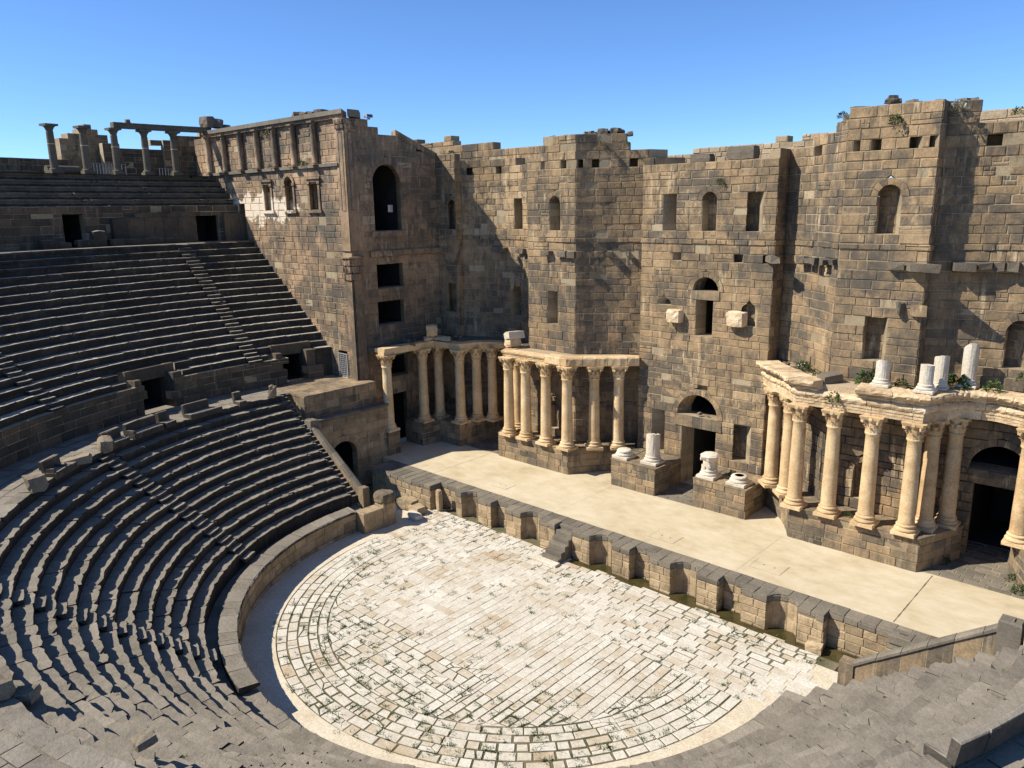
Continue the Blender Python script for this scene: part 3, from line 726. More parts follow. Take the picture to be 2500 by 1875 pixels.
def wslab(name, u0, u1, z0, z1, pr, back=-.1, mat='wing', tone=.5, parent=None):
    mb = MB(); cslab(mb, wp, u0, u1, z0, z1, pr, back, tone, .006); return mb.obj(name, M[mat], parent or wing)
# cornice, string course, ledge
for k in range(13): wslab('cornice', 2.6+k*1.73, 2.6+(k+1)*1.73-.012, 27.22, 27.48, .28, -1.2, 'wing', R.gauss(.4,.15)); 
for k in range(13): wslab('cornice_top', 2.6+k*1.73, 2.6+(k+1)*1.73-.012, 27.48, 27.82, .46, -1.25, 'coping', R.gauss(.5,.15))
wslab('cornice_top', WB-.02+.5, WB+1.55, 27.3, 27.85, .35, -1.2, 'coping', .4)
for k in range(12): wslab('string_course', 2.2+k*1.82, 2.2+(k+1)*1.82-.012, 23.66, 23.9, .22, -.1, 'coping', R.gauss(.5,.15))
hc_shaft = MB(); hc_shaft.lathe([(.30,0),(.30,.12),(.26,.16),(.26,1.2),(.25,2.2),(.23,2.95),(.27,3.0),(.23,3.05),(.24,3.1),(.31,3.2)], 18, .6); hcm = hc_shaft.mesh('half_column', M['wing'], smooth=True)
hcap = MB(); hcap.box(-.36,.36,-.36,.36,3.2,3.34,.4); hcap.box(-.4,.4,-.4,.4,-.08,.0,.4); hcapm = hcap.mesh('capital', M['wing'])
for x in (-47.3,-44.2,-41.12,-38.2,-35.3,-32.35,-29.3):
    h = inst('half_column', hcm, wing, Vector((x,-.62,23.93))-wing.location); inst('capital', hcapm, h)
for k in range(7):                                     # sloping coping down to the stage wall
    f_ = lambda t: (WB+5.1+4.5*t, 26.62-1.72*t); (a_, za_), (b_, zb_) = f_(k/7), f_((k+1)/7)
    v = [wp.at(u, d, z+R.uniform(-.015,.015), WB+4) for u, z in ((a_+.01,za_-.5),(b_-.01,zb_-.5),(b_-.01,zb_),(a_+.01,za_)) for d in (.06,-1.25)]
    mb = MB(); mb.add(v, [(0,2,4,6),(1,7,5,3),(0,1,3,2),(2,3,5,4),(4,5,7,6),(6,7,1,0)], R.gauss(.35,.15)); mb.obj('sloping_coping', M['wing'], wing)
# corner pilasters with sunk panel and leafy capital, both faces
for u0, u1 in ((WB-1.15, WB-.03), (WB+.03, WB+1.1)):
    wslab('pilaster', u0, u1, 17.0, 26.5, .10, -.05, 'wing', .62); wslab('pilaster', u0+.12, u1-.1, 6.3, 14.7, .14, -.05, 'wing', .35)
    wslab('pilaster_panel', u0+.28, u0+.36, 20.2, 26.2, .125, .05, 'coping', .2); wslab('pilaster_panel', u1-.36, u1-.28, 20.2, 26.2, .13, .05, 'wing', .2)
    wslab('pilaster_panel', u0+.36, u1-.36, 20.15, 20.25, .13, .05, 'wing', .1); wslab('pilaster_panel', u0+.36, u1-.36, 26.15, 26.25, .13, .05, 'coping', .1)
    for z0, z1, s in ((26.5,27.2,1.0), (14.75,16.55,1.5)):
        mb = MB()
        for r_ in range(3 if s > 1 else 2):
            for k in range(6):
                u = u0+.05+(u1-u0-.1)*(k+.5)/6; z = z0+(z1-z0)*(r_+.3)/(3 if s > 1 else 2)
                mb.rock(wp.at(u, .16+.07*r_*s, z, (u0+u1)/2), (.2,.2,.38*s), R.uniform(.2,.7), .2, n=2)
        cslab(mb, wp, u0-.1, u1+.1 if u1 < WB else u1+.1, z1-.12, z1, .42*s if s > 1 else .3, -.02, .5, .02)
        mb.obj('leaf_capital', M['wing'], wing)
# window frames on the seat side
for uc, hw, z0, z1, a in ((-37.45+XA,.55,20.3,22.4,0),(-33.87+XA,.58,20.3,22.35,1),(-30.12+XA,.6,20.3,22.4,0)):
    for s in (-1, 1): wslab('window_jamb', uc+s*(hw+.14)-.13, uc+s*(hw+.14)+.13, z0, z1, .10, -.05, 'wing', .6); wslab('jamb_capital', uc+s*(hw+.14)-.19, uc+s*(hw+.14)+.19, z1-.02, z1+.16, .19, -.05, 'wing', .4)
    wslab('window_sill', uc-hw-.42, uc+hw+.42, z0-.26, z0-.02, .22, -.3, 'wing', .4)
    if not a: wslab('window_lintel', uc-hw-.3, uc+hw+.3, z1+.16, z1+.38, .12, -.4, 'wing', .7); wslab('window_hood', uc-hw-.42, uc+hw+.42, z1+.38, z1+.54, .26, -.05, 'wing', .4)
    else:
        for k in range(9):
            a0, a1 = pi*k/9, pi*(k+1)/9; ri, ro = hw+.06, hw+.36
            mb = MB(); b, *_ = block_geo(wp, [(uc+ro*cos(a0),z1+.1+ro*sin(a0)),(uc+ro*cos(a1),z1+.1+ro*sin(a1)),(uc+ri*cos(a1),z1+.1+ri*sin(a1)),(uc+ri*cos(a0),z1+.1+ri*sin(a0))], .14, .6, gap=.004); b.obj('hood_stone', M['wing'], wing)
wslab('sill', WB+2.2, WB+5.7, 18.0, 18.45, .14, -1.0, 'wing', .5)
wslab('impost', WB+1.9, WB+2.5, 22.2, 22.4, .12, -.6, 'wing', .4); wslab('impost', WB+5.38, WB+5.95, 22.2, 22.4, .12, -.6, 'wing', .4)
for k in range(9):
    mb = MB(); s = R.uniform(.5,1.0); mb.rock((-31.5+R.uniform(-1.6,1.6),.3+R.uniform(-.3,.5),28.0+R.uniform(-.05,.1)), (s*1.4,s,s*.5), R.uniform(.3,.7), .1, n=2); mb.obj('loose_stone', M['rubble'], wing)
# floodlight on the tower top
fl = empty('floodlight', (-25.0,1.9,27.3), 'small white floodlight on the top corner of the wing tower', 'lamp')
mb = MB(); mb.box(-25.25,-24.9,1.5,2.1,27.34,27.6,.5); mb.obj('housing', M['lamp'], fl)
mb = MB(); mb.box(-24.898,-24.885,1.54,2.06,27.37,27.57,.5); mb.obj('lens', M['glass'], fl)
mb = MB(); mb.box(-25.12,-25.02,1.7,1.9,27.2,27.36,.5); mb.obj('bracket', M['rail'], fl)
nb = MB(); nb.box(-26.4,-26.34,4.3,4.8,20.0,20.6,.5); nb.obj('notice_board', M['lamp'], label='small white notice hung inside the large arched opening', cat='sign', loc=(-26.37,4.55,20.0))

# ---------------------------------------------------------------- podiums and pedestals in front of the stage wall
HP = 2.02
def podium(name, label, pts, cat='podium', mat='podium', lim=120, group=None, closed_back=None, z0=-.05):
    cx_ = sum(p[0] for p in pts)/len(pts); cy_ = sum(p[1] for p in pts)/len(pts)
    th = empty(name, (cx_,cy_,0), label, cat, group)
    p = Path(pts); bl, core, vo, bk = masonry(p, levels([z0,.55,1.05,1.55,HP-.02],.5), [], T=.35, blen=(.7,1.5))
    core.obj('mortar_core', M['mortar'], th); emit(th, bl, 'stone_block', M[mat], lim)
    poly = [p.at(u, -.05, 0) for u in p.u]
    if closed_back: poly = poly+[q+(0,) for q in closed_back]
    top = MB(); top.prism([(q[0],q[1]) for q in poly], .02, HP-.03, .5); top.obj('fill', M['podium'], th)
    # cover slabs along the rim
    u = 0
    while u < p.L-.1:
        w = R.uniform(.9,1.5); e = [h for h in p.hard if u+.02 < h < u+w+.3]; e = e[0] if e else min(u+w, p.L)
        mb = MB(); cslab(mb, p, u+.01, e-.01, HP-.04, HP+R.uniform(-.01,.015), .03, -.85, R.gauss(.5,.2), .008); mb.obj('cover_slab', M['podium'], th); u = e
    return th
podium('podium', 'low ashlar podium carrying the row of columns left of the main door', [(-17.4,9.9),(-16.0,6.45),(-8.65,6.45)]+arc_pts((-8.65,6.45),(-5.15,10.5),.4,4)+[(-5.15,10.5)], group='stage podiums', closed_back=[(-9.5,9.6),(-14.5,9.6)])
podium('podium', 'low ashlar podium carrying the row of columns right of the main door', [(5.35,10.5)]+arc_pts((5.35,10.5),(8.85,6.42),.4,4)+[(8.85,6.42),(16.27,6.42),(17.6,9.9)], group='stage podiums', closed_back=[(14.5,9.6),(9.7,9.6)])
podium('podium', 'shaded corner podium beside the wing tower at the far end of the stage', [(-25.3,4.2),(-23.0,4.2),(-22.8,6.05),(-20.3,6.15)]+arc_pts((-20.3,6.15),(-19.2,10.6),.3,4)+[(-19.2,10.6)], group='stage podiums', closed_back=[(-25.2,10.0)])
podium('podium', 'podium right of the arched door at the right edge of the picture', [(19.9,10.8),(19.95,10.0),(21.1,7.6),(21.6,6.4),(25.3,6.4)], group='stage podiums', closed_back=[(25.3,10.5)])
podium('pedestal', 'square ashlar pedestal left of the main door with a column base and a column stump', [(-4.9,10.4),(-4.9,6.9),(-1.1,6.9),(-1.1,10.4)], 'pedestal', lim=80, group='pedestals at the main door')
podium('pedestal', 'square ashlar pedestal right of the main door with a leafy stump and an empty base', [(1.8,10.4),(1.8,7.1),(5.65,7.1),(5.65,10.4)], 'pedestal', lim=80, group='pedestals at the main door')
podium('pedestal', 'narrow pedestal under the lone column beside the arched passage', [(-25.2,.45),(-23.0,.45),(-23.0,1.75),(-25.2,1.75)], 'pedestal', lim=30)

# ---------------------------------------------------------------- columns
def build_col(H=6.5, rb=.43, rt=.365, n=24):
    base = MB(); base.bbox(-.62,.62,-.62,.62,0,.2,.6,.02,.012); basem = base.mesh('plinth', M['marble'])
    tor = MB(); prof = [(.60,.2)]
    prof += [(.52+.09*cos(a), .29+.09*sin(a)) for a in [radians(x) for x in (-80,-40,0,40,80)]]
    prof += [(.50,.40),(.485,.43),(.50,.46)]+[(.47+.065*cos(a), .53+.065*sin(a)) for a in [radians(x) for x in (-70,-30,10,50,85)]]+[(.455,.61),(.455,.65)]
    tor.lathe(prof, n, .6); torm = tor.mesh('base_moulding', M['marble'], smooth=True)
    sh = MB(); hz = H-.92; pr = [(.455,.64),(.44,.70)]
    for i in range(9):
        t = i/8; pr.append((rb+(rt-rb)*t**1.4, .75+(hz-.95)*t))
    pr += [(rt+.055,hz-.14),(rt+.07,hz-.08),(rt+.055,hz-.02),(rt+.01,hz)]
    sh.lathe(pr, n, .5, wob=.004); shm = sh.mesh('shaft', M['marble'], smooth=True)
    cp = MB(); cp.lathe([(rt-.01,hz-.02),(rt,hz+.25),(rt+.03,hz+.5),(rt+.12,hz+.68),(rt+.16,hz+.74)], 16, .35)
    for row, (z0, hh, ro, cnt, off) in enumerate(((hz, .36, .10, 8, 0), (hz+.02, .62, .15, 8, pi/8))):
        for k in range(cnt):
            a = 2*pi*k/cnt+off; ca, sa = cos(a), sin(a); pts = []
            for i in range(6):
                t = i/5; rr_ = rt+.015+ro*t**2*1.25+(.05 if i == 5 else 0); z = z0+hh*(t if i < 5 else .86); w = (.15,.175,.17,.15,.10,.045)[i]*(1+R.uniform(-.15,.15))
                for s, dr in ((-1,-.02),(0,.035),(1,-.02)): pts.append(((rr_+dr)*ca-s*w*sa, (rr_+dr)*sa+s*w*ca, z+R.uniform(-.01,.01)))
            fs = []
            for i in range(5):
                for j in range(2): fs.append((i*3+j, i*3+j+1, i*3+j+4, i*3+j+3))
            cp.add(pts, fs, R.uniform(.3,.8))
    for k in range(4):                                 # corner volutes
        a = pi/4+pi/2*k
        for q in (-.07, .07):
            c = (cos(a)*(rt+.26)-sin(a)*q, sin(a)*(rt+.26)+cos(a)*q, hz+.66); cp.rock(c, (.17,.15,.22), R.uniform(.4,.8), .12, (0,0,a), 2)
        cp.rock((cos(a)*(rt+.14), sin(a)*(rt+.14), hz+.55), (.26,.12,.14), .5, .15, (0,-.6,a), 2)
        b = a+pi/4; cp.rock((cos(b)*(rt+.17), sin(b)*(rt+.17), hz+.80), (.12,.2,.2), .6, .2, (0,0,b), 2)
    cpm = cp.mesh('capital', M['marble'])
    ab = MB(); v = []
    for z, k in ((hz+.745,.94),(hz+.83,1.0),(hz+.92,1.04)):
        for c in range(4):
            a = pi/4+pi/2*c
            for d, r_ in ((-.11,.80),(.11,.80),(.45,.60),(.785,.545),(1.12,.60)):
                v.append((cos(a+d)*r_*k, sin(a+d)*r_*k, z+R.uniform(-.008,.008)))
    nn = 20; fs = [tuple(range(nn-1,-1,-1)), tuple(range(2*nn,3*nn))]
    for i in (0, 1):
        for k in range(nn): fs.append((i*nn+k, i*nn+(k+1)%nn, (i+1)*nn+(k+1)%nn, (i+1)*nn+k))
    ab.add(v, fs, .65); abm = ab.mesh('abacus', M['marble'])
    return basem, torm, shm, cpm, abm
CM = [build_col(), build_col()]
def column(x, y, label, group, z=HP, v=0, rot=0.0):
    e = empty('column', (x,y,z), label, 'column', group); e.rotation_euler = (0,0,rot)
    b, t, s, c, a = CM[v % 2]
    inst('plinth', b, e); inst('base_moulding', t, e, rot=(0,0,R.uniform(0,6))); inst('shaft', s, e, rot=(0,0,R.uniform(0,6))); k = inst('capital', c, e); inst('abacus', a, k)
GL, GR, GC = 'cream columns left of the main door', 'cream columns right of the main door', 'shaded columns near the wing tower'
cols = [(-23.5,1.05,'lone cream column standing behind the arched passage wall',GC),(-23.4,4.85,'first shaded cream column beside the dark doorway of the wing tower',GC),
 (-23.3,6.6,'cream column half hidden behind the first shaded column',GC),(-20.6,6.6,'shaded cream column on the front corner of the corner podium',GC),
 (-20.05,8.1,'middle shaded column of the three on the corner podium edge',GC),(-19.1,9.05,'shaded column nearest the left side door',GC),
 (-15.5,8.4,'column set back behind the leftmost sunlit column of the left row',GL),(-14.9,6.65,'leftmost sunlit front column of the left row',GL),
 (-13.05,6.65,'second sunlit front column of the left row',GL),(-10.95,6.65,'third sunlit front column of the left row',GL),
 (-8.85,6.65,'sunlit column on the projecting corner of the left podium',GL),(-7.4,8.15,'column just behind the projecting corner column of the left podium',GL),
 (-6.0,9.35,'last column of the left row, nearest the main door',GL),
 (6.35,9.2,'column of the right row nearest the main door, set far back',GR),(7.85,8.1,'column overlapped by the corner column on the left end of the right podium',GR),
 (9.05,6.6,'column on the left front corner of the right podium',GR),(11.1,6.6,'second front column of the right podium with a damaged shaft',GR),
 (13.25,6.6,'third front column of the right podium before the small arched niche',GR),(15.4,6.75,'large column on the right front corner of the right podium',GR),
 (15.95,8.2,'shaded column half hidden behind the right corner column',GR),(16.8,9.45,'column left of the arched door at the right edge',GR),
 (20.35,9.1,'column right of the arched door, cut by the picture edge',GR)]
for i, (x, y, l, gp) in enumerate(cols): column(x, y, l, gp, v=i, rot=R.uniform(-.03,.03)+(radians(45) if i in (11,12,13,14) else 0))

# stumps and fragments standing on pedestals and on the entablature
def stump(x, y, z, h, r, label, plinth=True, slant=.1, leafy=False, base=True, group='broken column stumps', mat='whitestone', s=1.0):
    e = empty('column_stump', (x,y,z), label, 'column stump', group); zz = z
    if plinth: mb = MB(); mb.bbox(x-.66*s,x+.66*s,y-.66*s,y+.66*s,z,z+.2*s,.6,.02,.015); mb.obj('plinth', M[mat], e); zz = z+.2*s
    if base:
        mb = MB(); mb.lathe([(.6*s,0),(.64*s,.08*s),(.6*s,.16*s),(.52*s,.2*s),(.5*s,.25*s),(.56*s,.31*s),(.52*s,.38*s),(.47*s,.42*s)], 22, .6, (x,y,zz), .008); mb.obj('base_moulding', M[mat], e, smooth=True); zz += .4*s
    if h:
        mb = MB(); prof = [(r,0),(r,h*.5),(r*.985,h)]; mb.lathe(prof, 18, .6, (x,y,zz), .012)
        n = 18
        for k in range(n):
            vx = list(mb.v[2*n+k]); vx[2] += slant*cos(2*pi*k/n+1)+R.uniform(-.04,.04); mb.v[2*n+k] = tuple(vx)
        mb.obj('shaft', M[mat], e, smooth=False)
    if leafy:
        mb = MB(); mb.lathe([(.40,0),(.43,.3),(.47,.6),(.62,.85),(.66,.95),(.5,1.06),(.2,1.1)], 16, .6, (x,y,zz), .03)
        for k in range(22):
            a = R.uniform(0,2*pi); t = R.random(); mb.rock((x+(.43+.14*t*t)*cos(a), y+(.43+.14*t*t)*sin(a), zz+.1+.75*t), (.2,.2,.3), R.uniform(.3,.8), .25, n=2)
        mb.obj('leaf_drum', M[mat], e)
    return e
stump(-4.3,7.75,HP+.02,0,0,'empty moulded column base on the front corner of the left pedestal',group=None)
stump(-2.0,8.0,HP+.02,1.55,.5,'thick white column stump on the left pedestal by the main door')
stump(2.55,7.95,HP+.02,0,0,'white base with a leafy drum on the right pedestal by the main door',leafy=True)
e = stump(4.75,7.95,HP+.02,0,0,'empty round column base on the right pedestal by the main door',group=None)
mb = MB(); mb.lathe([(.30,0),(.30,.02)], 18, .1, (4.75,7.95,HP+.02+.2+.40)); mb.obj('socket', M['coping'], e)
EZ = 10.18
stump(13.3,7.1,EZ,.95,.36,'short white stump, leftmost of four on the right entablature',s=.75)
stump(15.6,6.95,EZ,1.05,.35,'white stump at the front corner of the right entablature',s=.75,slant=.03)
stump(15.95,8.25,EZ,1.35,.37,'rounded white stump behind the corner stump of the right entablature',s=.7,slant=.12)
stump(17.0,9.7,EZ,1.75,.37,'tallest white stump with a broken point on the right entablature',s=.75,slant=.3)

# ---------------------------------------------------------------- entablatures
def sweep(path, u0, u1, prof, tone=.5, rough=.02, step=.22, ends=True):
    us = [u0]; n = max(2, int((u1-u0)/step))
    us = sorted(set([u0+(u1-u0)*i/n for i in range(n+1)]+[x for x in path.u if u0 < x < u1])); um = (u0+u1)/2
    m_ = len(prof); v = []; f = []
    for k, u in enumerate(us):
        for d, z in prof: v.append(path.at(u, d+R.uniform(-rough,rough), z+R.uniform(-rough,rough)*.6, um))
        if k:
            for i in range(m_): j = (i+1) % m_; f.append(((k-1)*m_+i, k*m_+i, k*m_+j, (k-1)*m_+j))
    f.append(tuple(range(m_))); f.append(tuple(range((len(us)-1)*m_+m_-1, (len(us)-1)*m_-1, -1)))
    mb = MB(); mb.add(v, f, tone); return mb
def run_blocks(th, path, name, prof, mat, lens=(1.5,2.2), u0=0, u1=None, rough=.02, gap=.012, drop=0.0):
    u1 = path.L if u1 is None else u1; u = u0
    while u < u1-.05:
        e = u+R.uniform(*lens)
        if e > u1-.6: e = u1
        if R.random() >= drop: sweep(path, u+gap, e-gap, prof, R.gauss(.5,.25), rough).obj(name, M[mat], th)
        u = e
ER = Path([(5.35,10.3),(6.35,9.2),(7.85,8.0),(8.95,6.8),(15.5,6.8),(16.0,8.2),(16.85,9.35),(18.6,9.75),(20.4,9.1),(21.5,8.0)])
er = empty('entablature', (12,6.8,8.5), 'heavy weathered entablature of carved limestone over the right columns', 'entablature', 'column entablatures')
run_blocks(er, ER, 'architrave', [(.36,8.53),(.36,8.70),(.39,8.71),(.39,8.88),(.43,8.89),(.43,9.04),(-.45,9.04),(-.45,8.53)], 'entab', (2.0,2.4), rough=.014)
run_blocks(er, ER, 'frieze', [(.44,9.05),(.50,9.14),(.56,9.24),(.56,9.34),(.50,9.44),(.42,9.50),(-.42,9.50),(-.42,9.05)], 'entab', (1.0,1.7), rough=.03)
CPROF = [(.46,9.51),(.56,9.62),(.54,9.70),(.70,9.78),(.92,9.86),(.98,10.0),(.92,10.13),(-.5,10.15),(-.5,9.51)]
run_blocks(er, ER, 'cornice', CPROF, 'entab', (.9,1.6), 0.0, 6.3, rough=.055)
run_blocks(er, ER, 'cornice', CPROF, 'entab', (1.1,1.9), 8.3, None, rough=.05)
mb = MB(); mb.prism([(5.2,12),(6.35,9.2),(7.9,8.0),(8.95,6.8),(15.5,6.8),(16,8.2),(17,9.4),(18.6,9.8),(20.4,9.1),(23,9.6),(22,10.2),(19,10.9),(16,10.4),(14.6,9.75),(14.6,8.72),(9.8,8.72),(7.2,11.)], 9.3, 9.85, .5); mb.obj('ledge_fill', M['light_rubble'], er)
EL = Path([(-15.7,8.7),(-15.0,6.8),(-8.85,6.8),(-7.4,8.15),(-6.0,9.35),(-4.95,10.35)])
el = empty('entablature', (-11,6.8,8.5), 'plain limestone architrave over the left columns ending in thick white blocks', 'entablature', 'column entablatures')
APL = [(.36,8.53),(.36,8.66),(.39,8.67),(.39,8.80),(.45,8.82),(.52,8.95),(.52,9.05),(-.45,9.06),(-.45,8.53)]
run_blocks(el, EL, 'architrave', APL, 'marble', (2.0,2.3), 0, 6.2, rough=.01)
run_blocks(el, EL, 'architrave', [(.46,8.53),(.50,8.62),(.50,9.1),(.44,9.18),(-.5,9.18),(-.5,8.53)], 'marble', (1.3,1.8), 6.2, None, rough=.02)
mb = MB(); mb.prism([(-15.6,8.6),(-14.95,6.9),(-8.9,6.9),(-7.4,8.2),(-6.0,9.4),(-5.02,10.4),(-5.02,11.9),(-7.1,10.9),(-9.7,8.72),(-14.5,8.72),(-14.5,9.7)], 8.75, 9.0, .4); mb.obj('ledge_fill', M['light_rubble'], el)
EC = Path([(-23.5,.55),(-23.4,6.3),(-20.55,6.7),(-20.05,8.1),(-19.1,9.1),(-17.4,9.6),(-15.75,8.75)])
ec = empty('entablature', (-21,6,8.5), 'shaded architrave turning the corner beside the wing tower', 'entablature', 'column entablatures')
run_blocks(ec, EC, 'architrave', [(.36,8.53),(.36,8.70),(.39,8.71),(.39,8.88),(.46,8.9),(.46,9.10),(-.45,9.10),(-.45,8.53)], 'marble', (2.6,3.2), 0, 5.75, rough=.008)
run_blocks(ec, EC, 'architrave', APL, 'marble', (2.0,2.6), 5.75, None, rough=.01)
mb = MB(); mb.prism([(-25.3,.6),(-23.6,.6),(-23.5,6.4),(-20.6,6.8),(-20.1,8.2),(-19.1,9.2),(-17.4,9.7),(-15.8,8.8),(-14.5,9.7),(-16.5,10.55),(-18.7,10.85),(-21,10.5),(-23,9.6),(-25.3,9.)], 8.7, 9.02, .3); mb.obj('ledge_fill', M['rubble'], ec)
run_blocks(ec, EC, 'frieze', [(.3,9.12),(.36,9.3),(.2,9.42),(-.4,9.42),(-.4,9.12)], 'entab', (.8,1.2), 4.6, 7.6, rough=.04)
def loose(name, c, size, mat, tone, label, group, rough=.18, n=3, cat='stone'):
    mb = MB(); mb.rock(c, size, tone, rough, n=n); return mb.obj(name, M[mat], label=label, cat=cat, group=group, loc=(c[0],c[1],c[2]-size[2]/2))
loose('boulder', (-23.3,6.0,9.95), (1.2,1.0,1.0), 'marble', .3, 'large rough boulder on the shaded corner architrave', None, n=4)
loose('stone', (-15.6,8.0,9.4), (1.3,.9,.75), 'entab', .6, 'lower pale block of the small pile at the left end of the left row', None, .14)
loose('stone', (-15.5,8.1,10.05), (1.7,.9,.65), 'whitestone', .5, 'upper pale block of the small pile at the left end of the left row', None, .14)
loose('stone', (10.3,7.5,10.05), (1.5,.8,.75), 'rubble', .45, 'grey squared stone lying in the gap of the right cornice', None, .06)
loose('stone', (7.6,10.0,10.05), (.5,.45,.42), 'whitestone', .8, 'small round white stone beside the plant on the right ledge', None, .1)
for k in range(12):
    x = R.uniform(5.6,7.2); y = R.uniform(9.9,11.4)-(x-5.4)*.6
    loose('stone', (x,y,9.95), (R.uniform(.25,.6),R.uniform(.2,.4),.22), 'rubble', R.uniform(.1,.4), 'small dark stone on the ledge right of the main door', 'small dark stones on the right ledge', n=2)
for k in range(14):
    x = R.uniform(-24.9,-21.5); y = R.uniform(3,8.6)
    loose('stone', (x,y,9.1+R.uniform(0,.2)), (R.uniform(.25,.7),R.uniform(.2,.5),R.uniform(.2,.4)), 'rubble', R.uniform(.1,.6), 'dark rubble stone on the shaded corner ledge', 'rubble on the shaded corner ledge', n=2)
for (x,y,z,s,l) in ((.1,10.75,5.5,.32,'larger dark stone on the sill over the main door'),(.75,10.8,5.42,.18,'smaller pale stone on the sill over the main door')):
    loose('stone', (x,y,z), (s,s*.8,s*.7), 'rubble', .4, l, None, n=2)

# ---------------------------------------------------------------- front wall of the stage with its niches
pul = empty('stage_front_wall', (0,-1.2,FZ), 'low front wall of the stage with alternating round and square niches', 'wall')
pts = [(-21.95,-2.2),(-14.85,-2.2),(-14.85,-1.05),(-12.74,-1.05),(-12.74,-1.6)]; NL = [-12.08+5.83*k for k in range(5)]; tops_ = [(-21.95,-14.85,-2.2,0),(-14.85,-12.74,-1.05,0)]
for k, nl in enumerate(NL):
    pts += [(nl,-1.6)]+[(nl+.83-.83*cos(pi*i/6), -1.6+.83*sin(pi*i/6)) for i in range(1,6)]+[(nl+1.66,-1.6),(nl+3.0,-1.6)]
    if k: tops_.append((nl-1.43,nl,-1.6,0))
    else: tops_.append((-12.74,nl,-1.6,0))
    tops_ += [(nl,nl+1.66,0,1),(nl+1.66,nl+3.0,-1.6,0)]
    if k < 4: pts += [(nl+3.0,-.9),(nl+4.4,-.9),(nl+4.4,-1.6)]; tops_.append((nl+3.0,nl+4.4,-.9,0))
e4 = NL[-1]+3.0
pts += [(e4,-.95),(17.3,-.95),(17.3,-1.9),(22.2,-1.9)]; tops_ += [(e4,17.3,-.95,0),(17.3,22.2,-1.9,0)]
pp = Path(pts)
pl = levels([-2.15,-1.8,-1.3,-.85,-.36],.48)
bl, core, vo, bk = masonry(pp, pl, [], T=.3, blen=(.6,1.05), split_soft=True, tone=lambda u, z: min(1,max(0,R.gauss(.5 if z < -.9 else .42,.22))))
core.obj('mortar_core', M['sandwall'], pul); emit(pul, bl, 'stone_block', M['sandwall'], 260)
bl2, core2, _, _ = masonry(pp, [-.36,-.03], [], T=.3, blen=(.6,1.0), split_soft=True, proud=lambda u, z: .03, tone=lambda u, z: min(1,max(0,R.gauss(.5,.2))))
core2.obj('coping_core', M['mortar'], pul); emit(pul, bl2, 'coping_block', M['coping'], 200)
fill = MB(); fill.box(-21.9,22.2,-.74,-.04,-2.3,-.36,.5)
tslabs = []
for x0, x1, yf, rnd in tops_:
    if not rnd: fill.box(x0+.1,x1-.1,yf+.1,-.05,-2.3,-.37,.5)
    n = max(1, round((x1-x0)/.72)); yf_ = -.77 if rnd else yf
    for i in range(n):
        a, b = x0+(x1-x0)*i/n, x0+(x1-x0)*(i+1)/n
        rows = [(yf_-.03,-.05)] if yf_ > -1.2 else [(yf_-.03,-.82+R.uniform(-.1,.1)),(None,-.05)]
        prev = None
        for q0, q1 in rows:
            q0 = prev if q0 is None else q0; prev = q1
            mb = MB(); mb.bbox(a+.012,b-.012,q0+.012,q1-.012,-.2,.03+R.uniform(-.012,.012),min(1,max(0,R.gauss(.5,.22))),.018,.006); tslabs.append((mb,((a+b)/2,(q0+q1)/2,0),(0,0,1),(b-a)*(q1-q0)))
    if rnd:                                               # coping pieces hugging the round niche
        cx_ = (x0+x1)/2
        for i in range(6):
            a0, a1 = pi*i/6, pi*(i+1)/6
            i0 = (cx_-.83*cos(a0), -1.6+.83*sin(a0)); i1 = (cx_-.83*cos(a1), -1.6+.83*sin(a1))
            mb = MB(); mb.prism([i0,i1,(i1[0],-.76),(i0[0],-.76)] if i not in (2,3) else [i0,i1,(i1[0],-.758),(i0[0],-.758)], -.34, .025, R.gauss(.5,.2)); 
            fill.prism([i0,i1,(i1[0],-.6),(i0[0],-.6)], -2.2, -.37, .5); mb.obj('coping_slab', M['coping'], pul)
fill.obj('rubble_fill', M['sandwall'], pul)
emit(pul, tslabs, 'coping_slab', M['coping'], 200)
mm = MB(); mm.box(-21.9,22.2,-.78,-.045,-.3,.004,.6); mm.obj('coping_mortar', M['mortar'], pul)
# flight of steps in the second square niche
steps = empty('stone_steps', (-2.55,-1.9,FZ), 'short flight of worn stone steps from the orchestra up to the stage', 'steps')
for k in range(6):
    mb = MB(); mb.bbox(-3.22,-1.88,-3.0+.36*k,-.9,FZ-.2,FZ+.31*(k+1)-(.05 if k == 5 else 0),R.gauss(.5,.2),.025,.02); mb.obj('step', M['coping'], steps)
mb = MB(); mb.bbox(-3.6,-1.7,-3.5,-2.98,FZ-.15,FZ+.16,.7,.02,.02); mb.obj('step', M['whitestone'], steps)
# ruined end of the front wall
for (x,y,z,sx,sy,sz,mt,t,l) in ((-14.2,-1.9,-1.0,.42,.4,1.75,'sandwall',.8,'upright pale post stone in the broken gap of the stage front'),(-16.4,-3.1,-1.45,1.7,1.0,.8,'sandwall',.6,'long fallen ashlar below the stage front at the far end'),
        (-15.2,-3.2,-1.55,1.3,.9,.6,'sandwall',.7,'broken pale block lying beside the far end of the stage front'),(-14.6,-4.0,-1.65,1.5,.7,.4,'whitestone',.6,'flat pale fragment on the paving near the far end of the stage front'),
        (14.0,-1.95,-1.68,.85,.6,.45,'sandwall',.8,'pale broken block fallen at the foot of the last pier of the stage front')):
    mb = MB(); mb.rock((x,y,z), (sx,sy,sz), t, .1, (0,0,R.uniform(-.2,.2)), 3); mb.obj('fallen_stone', M[mt], label=l, cat='stone', loc=(x,y,z-sz/2))
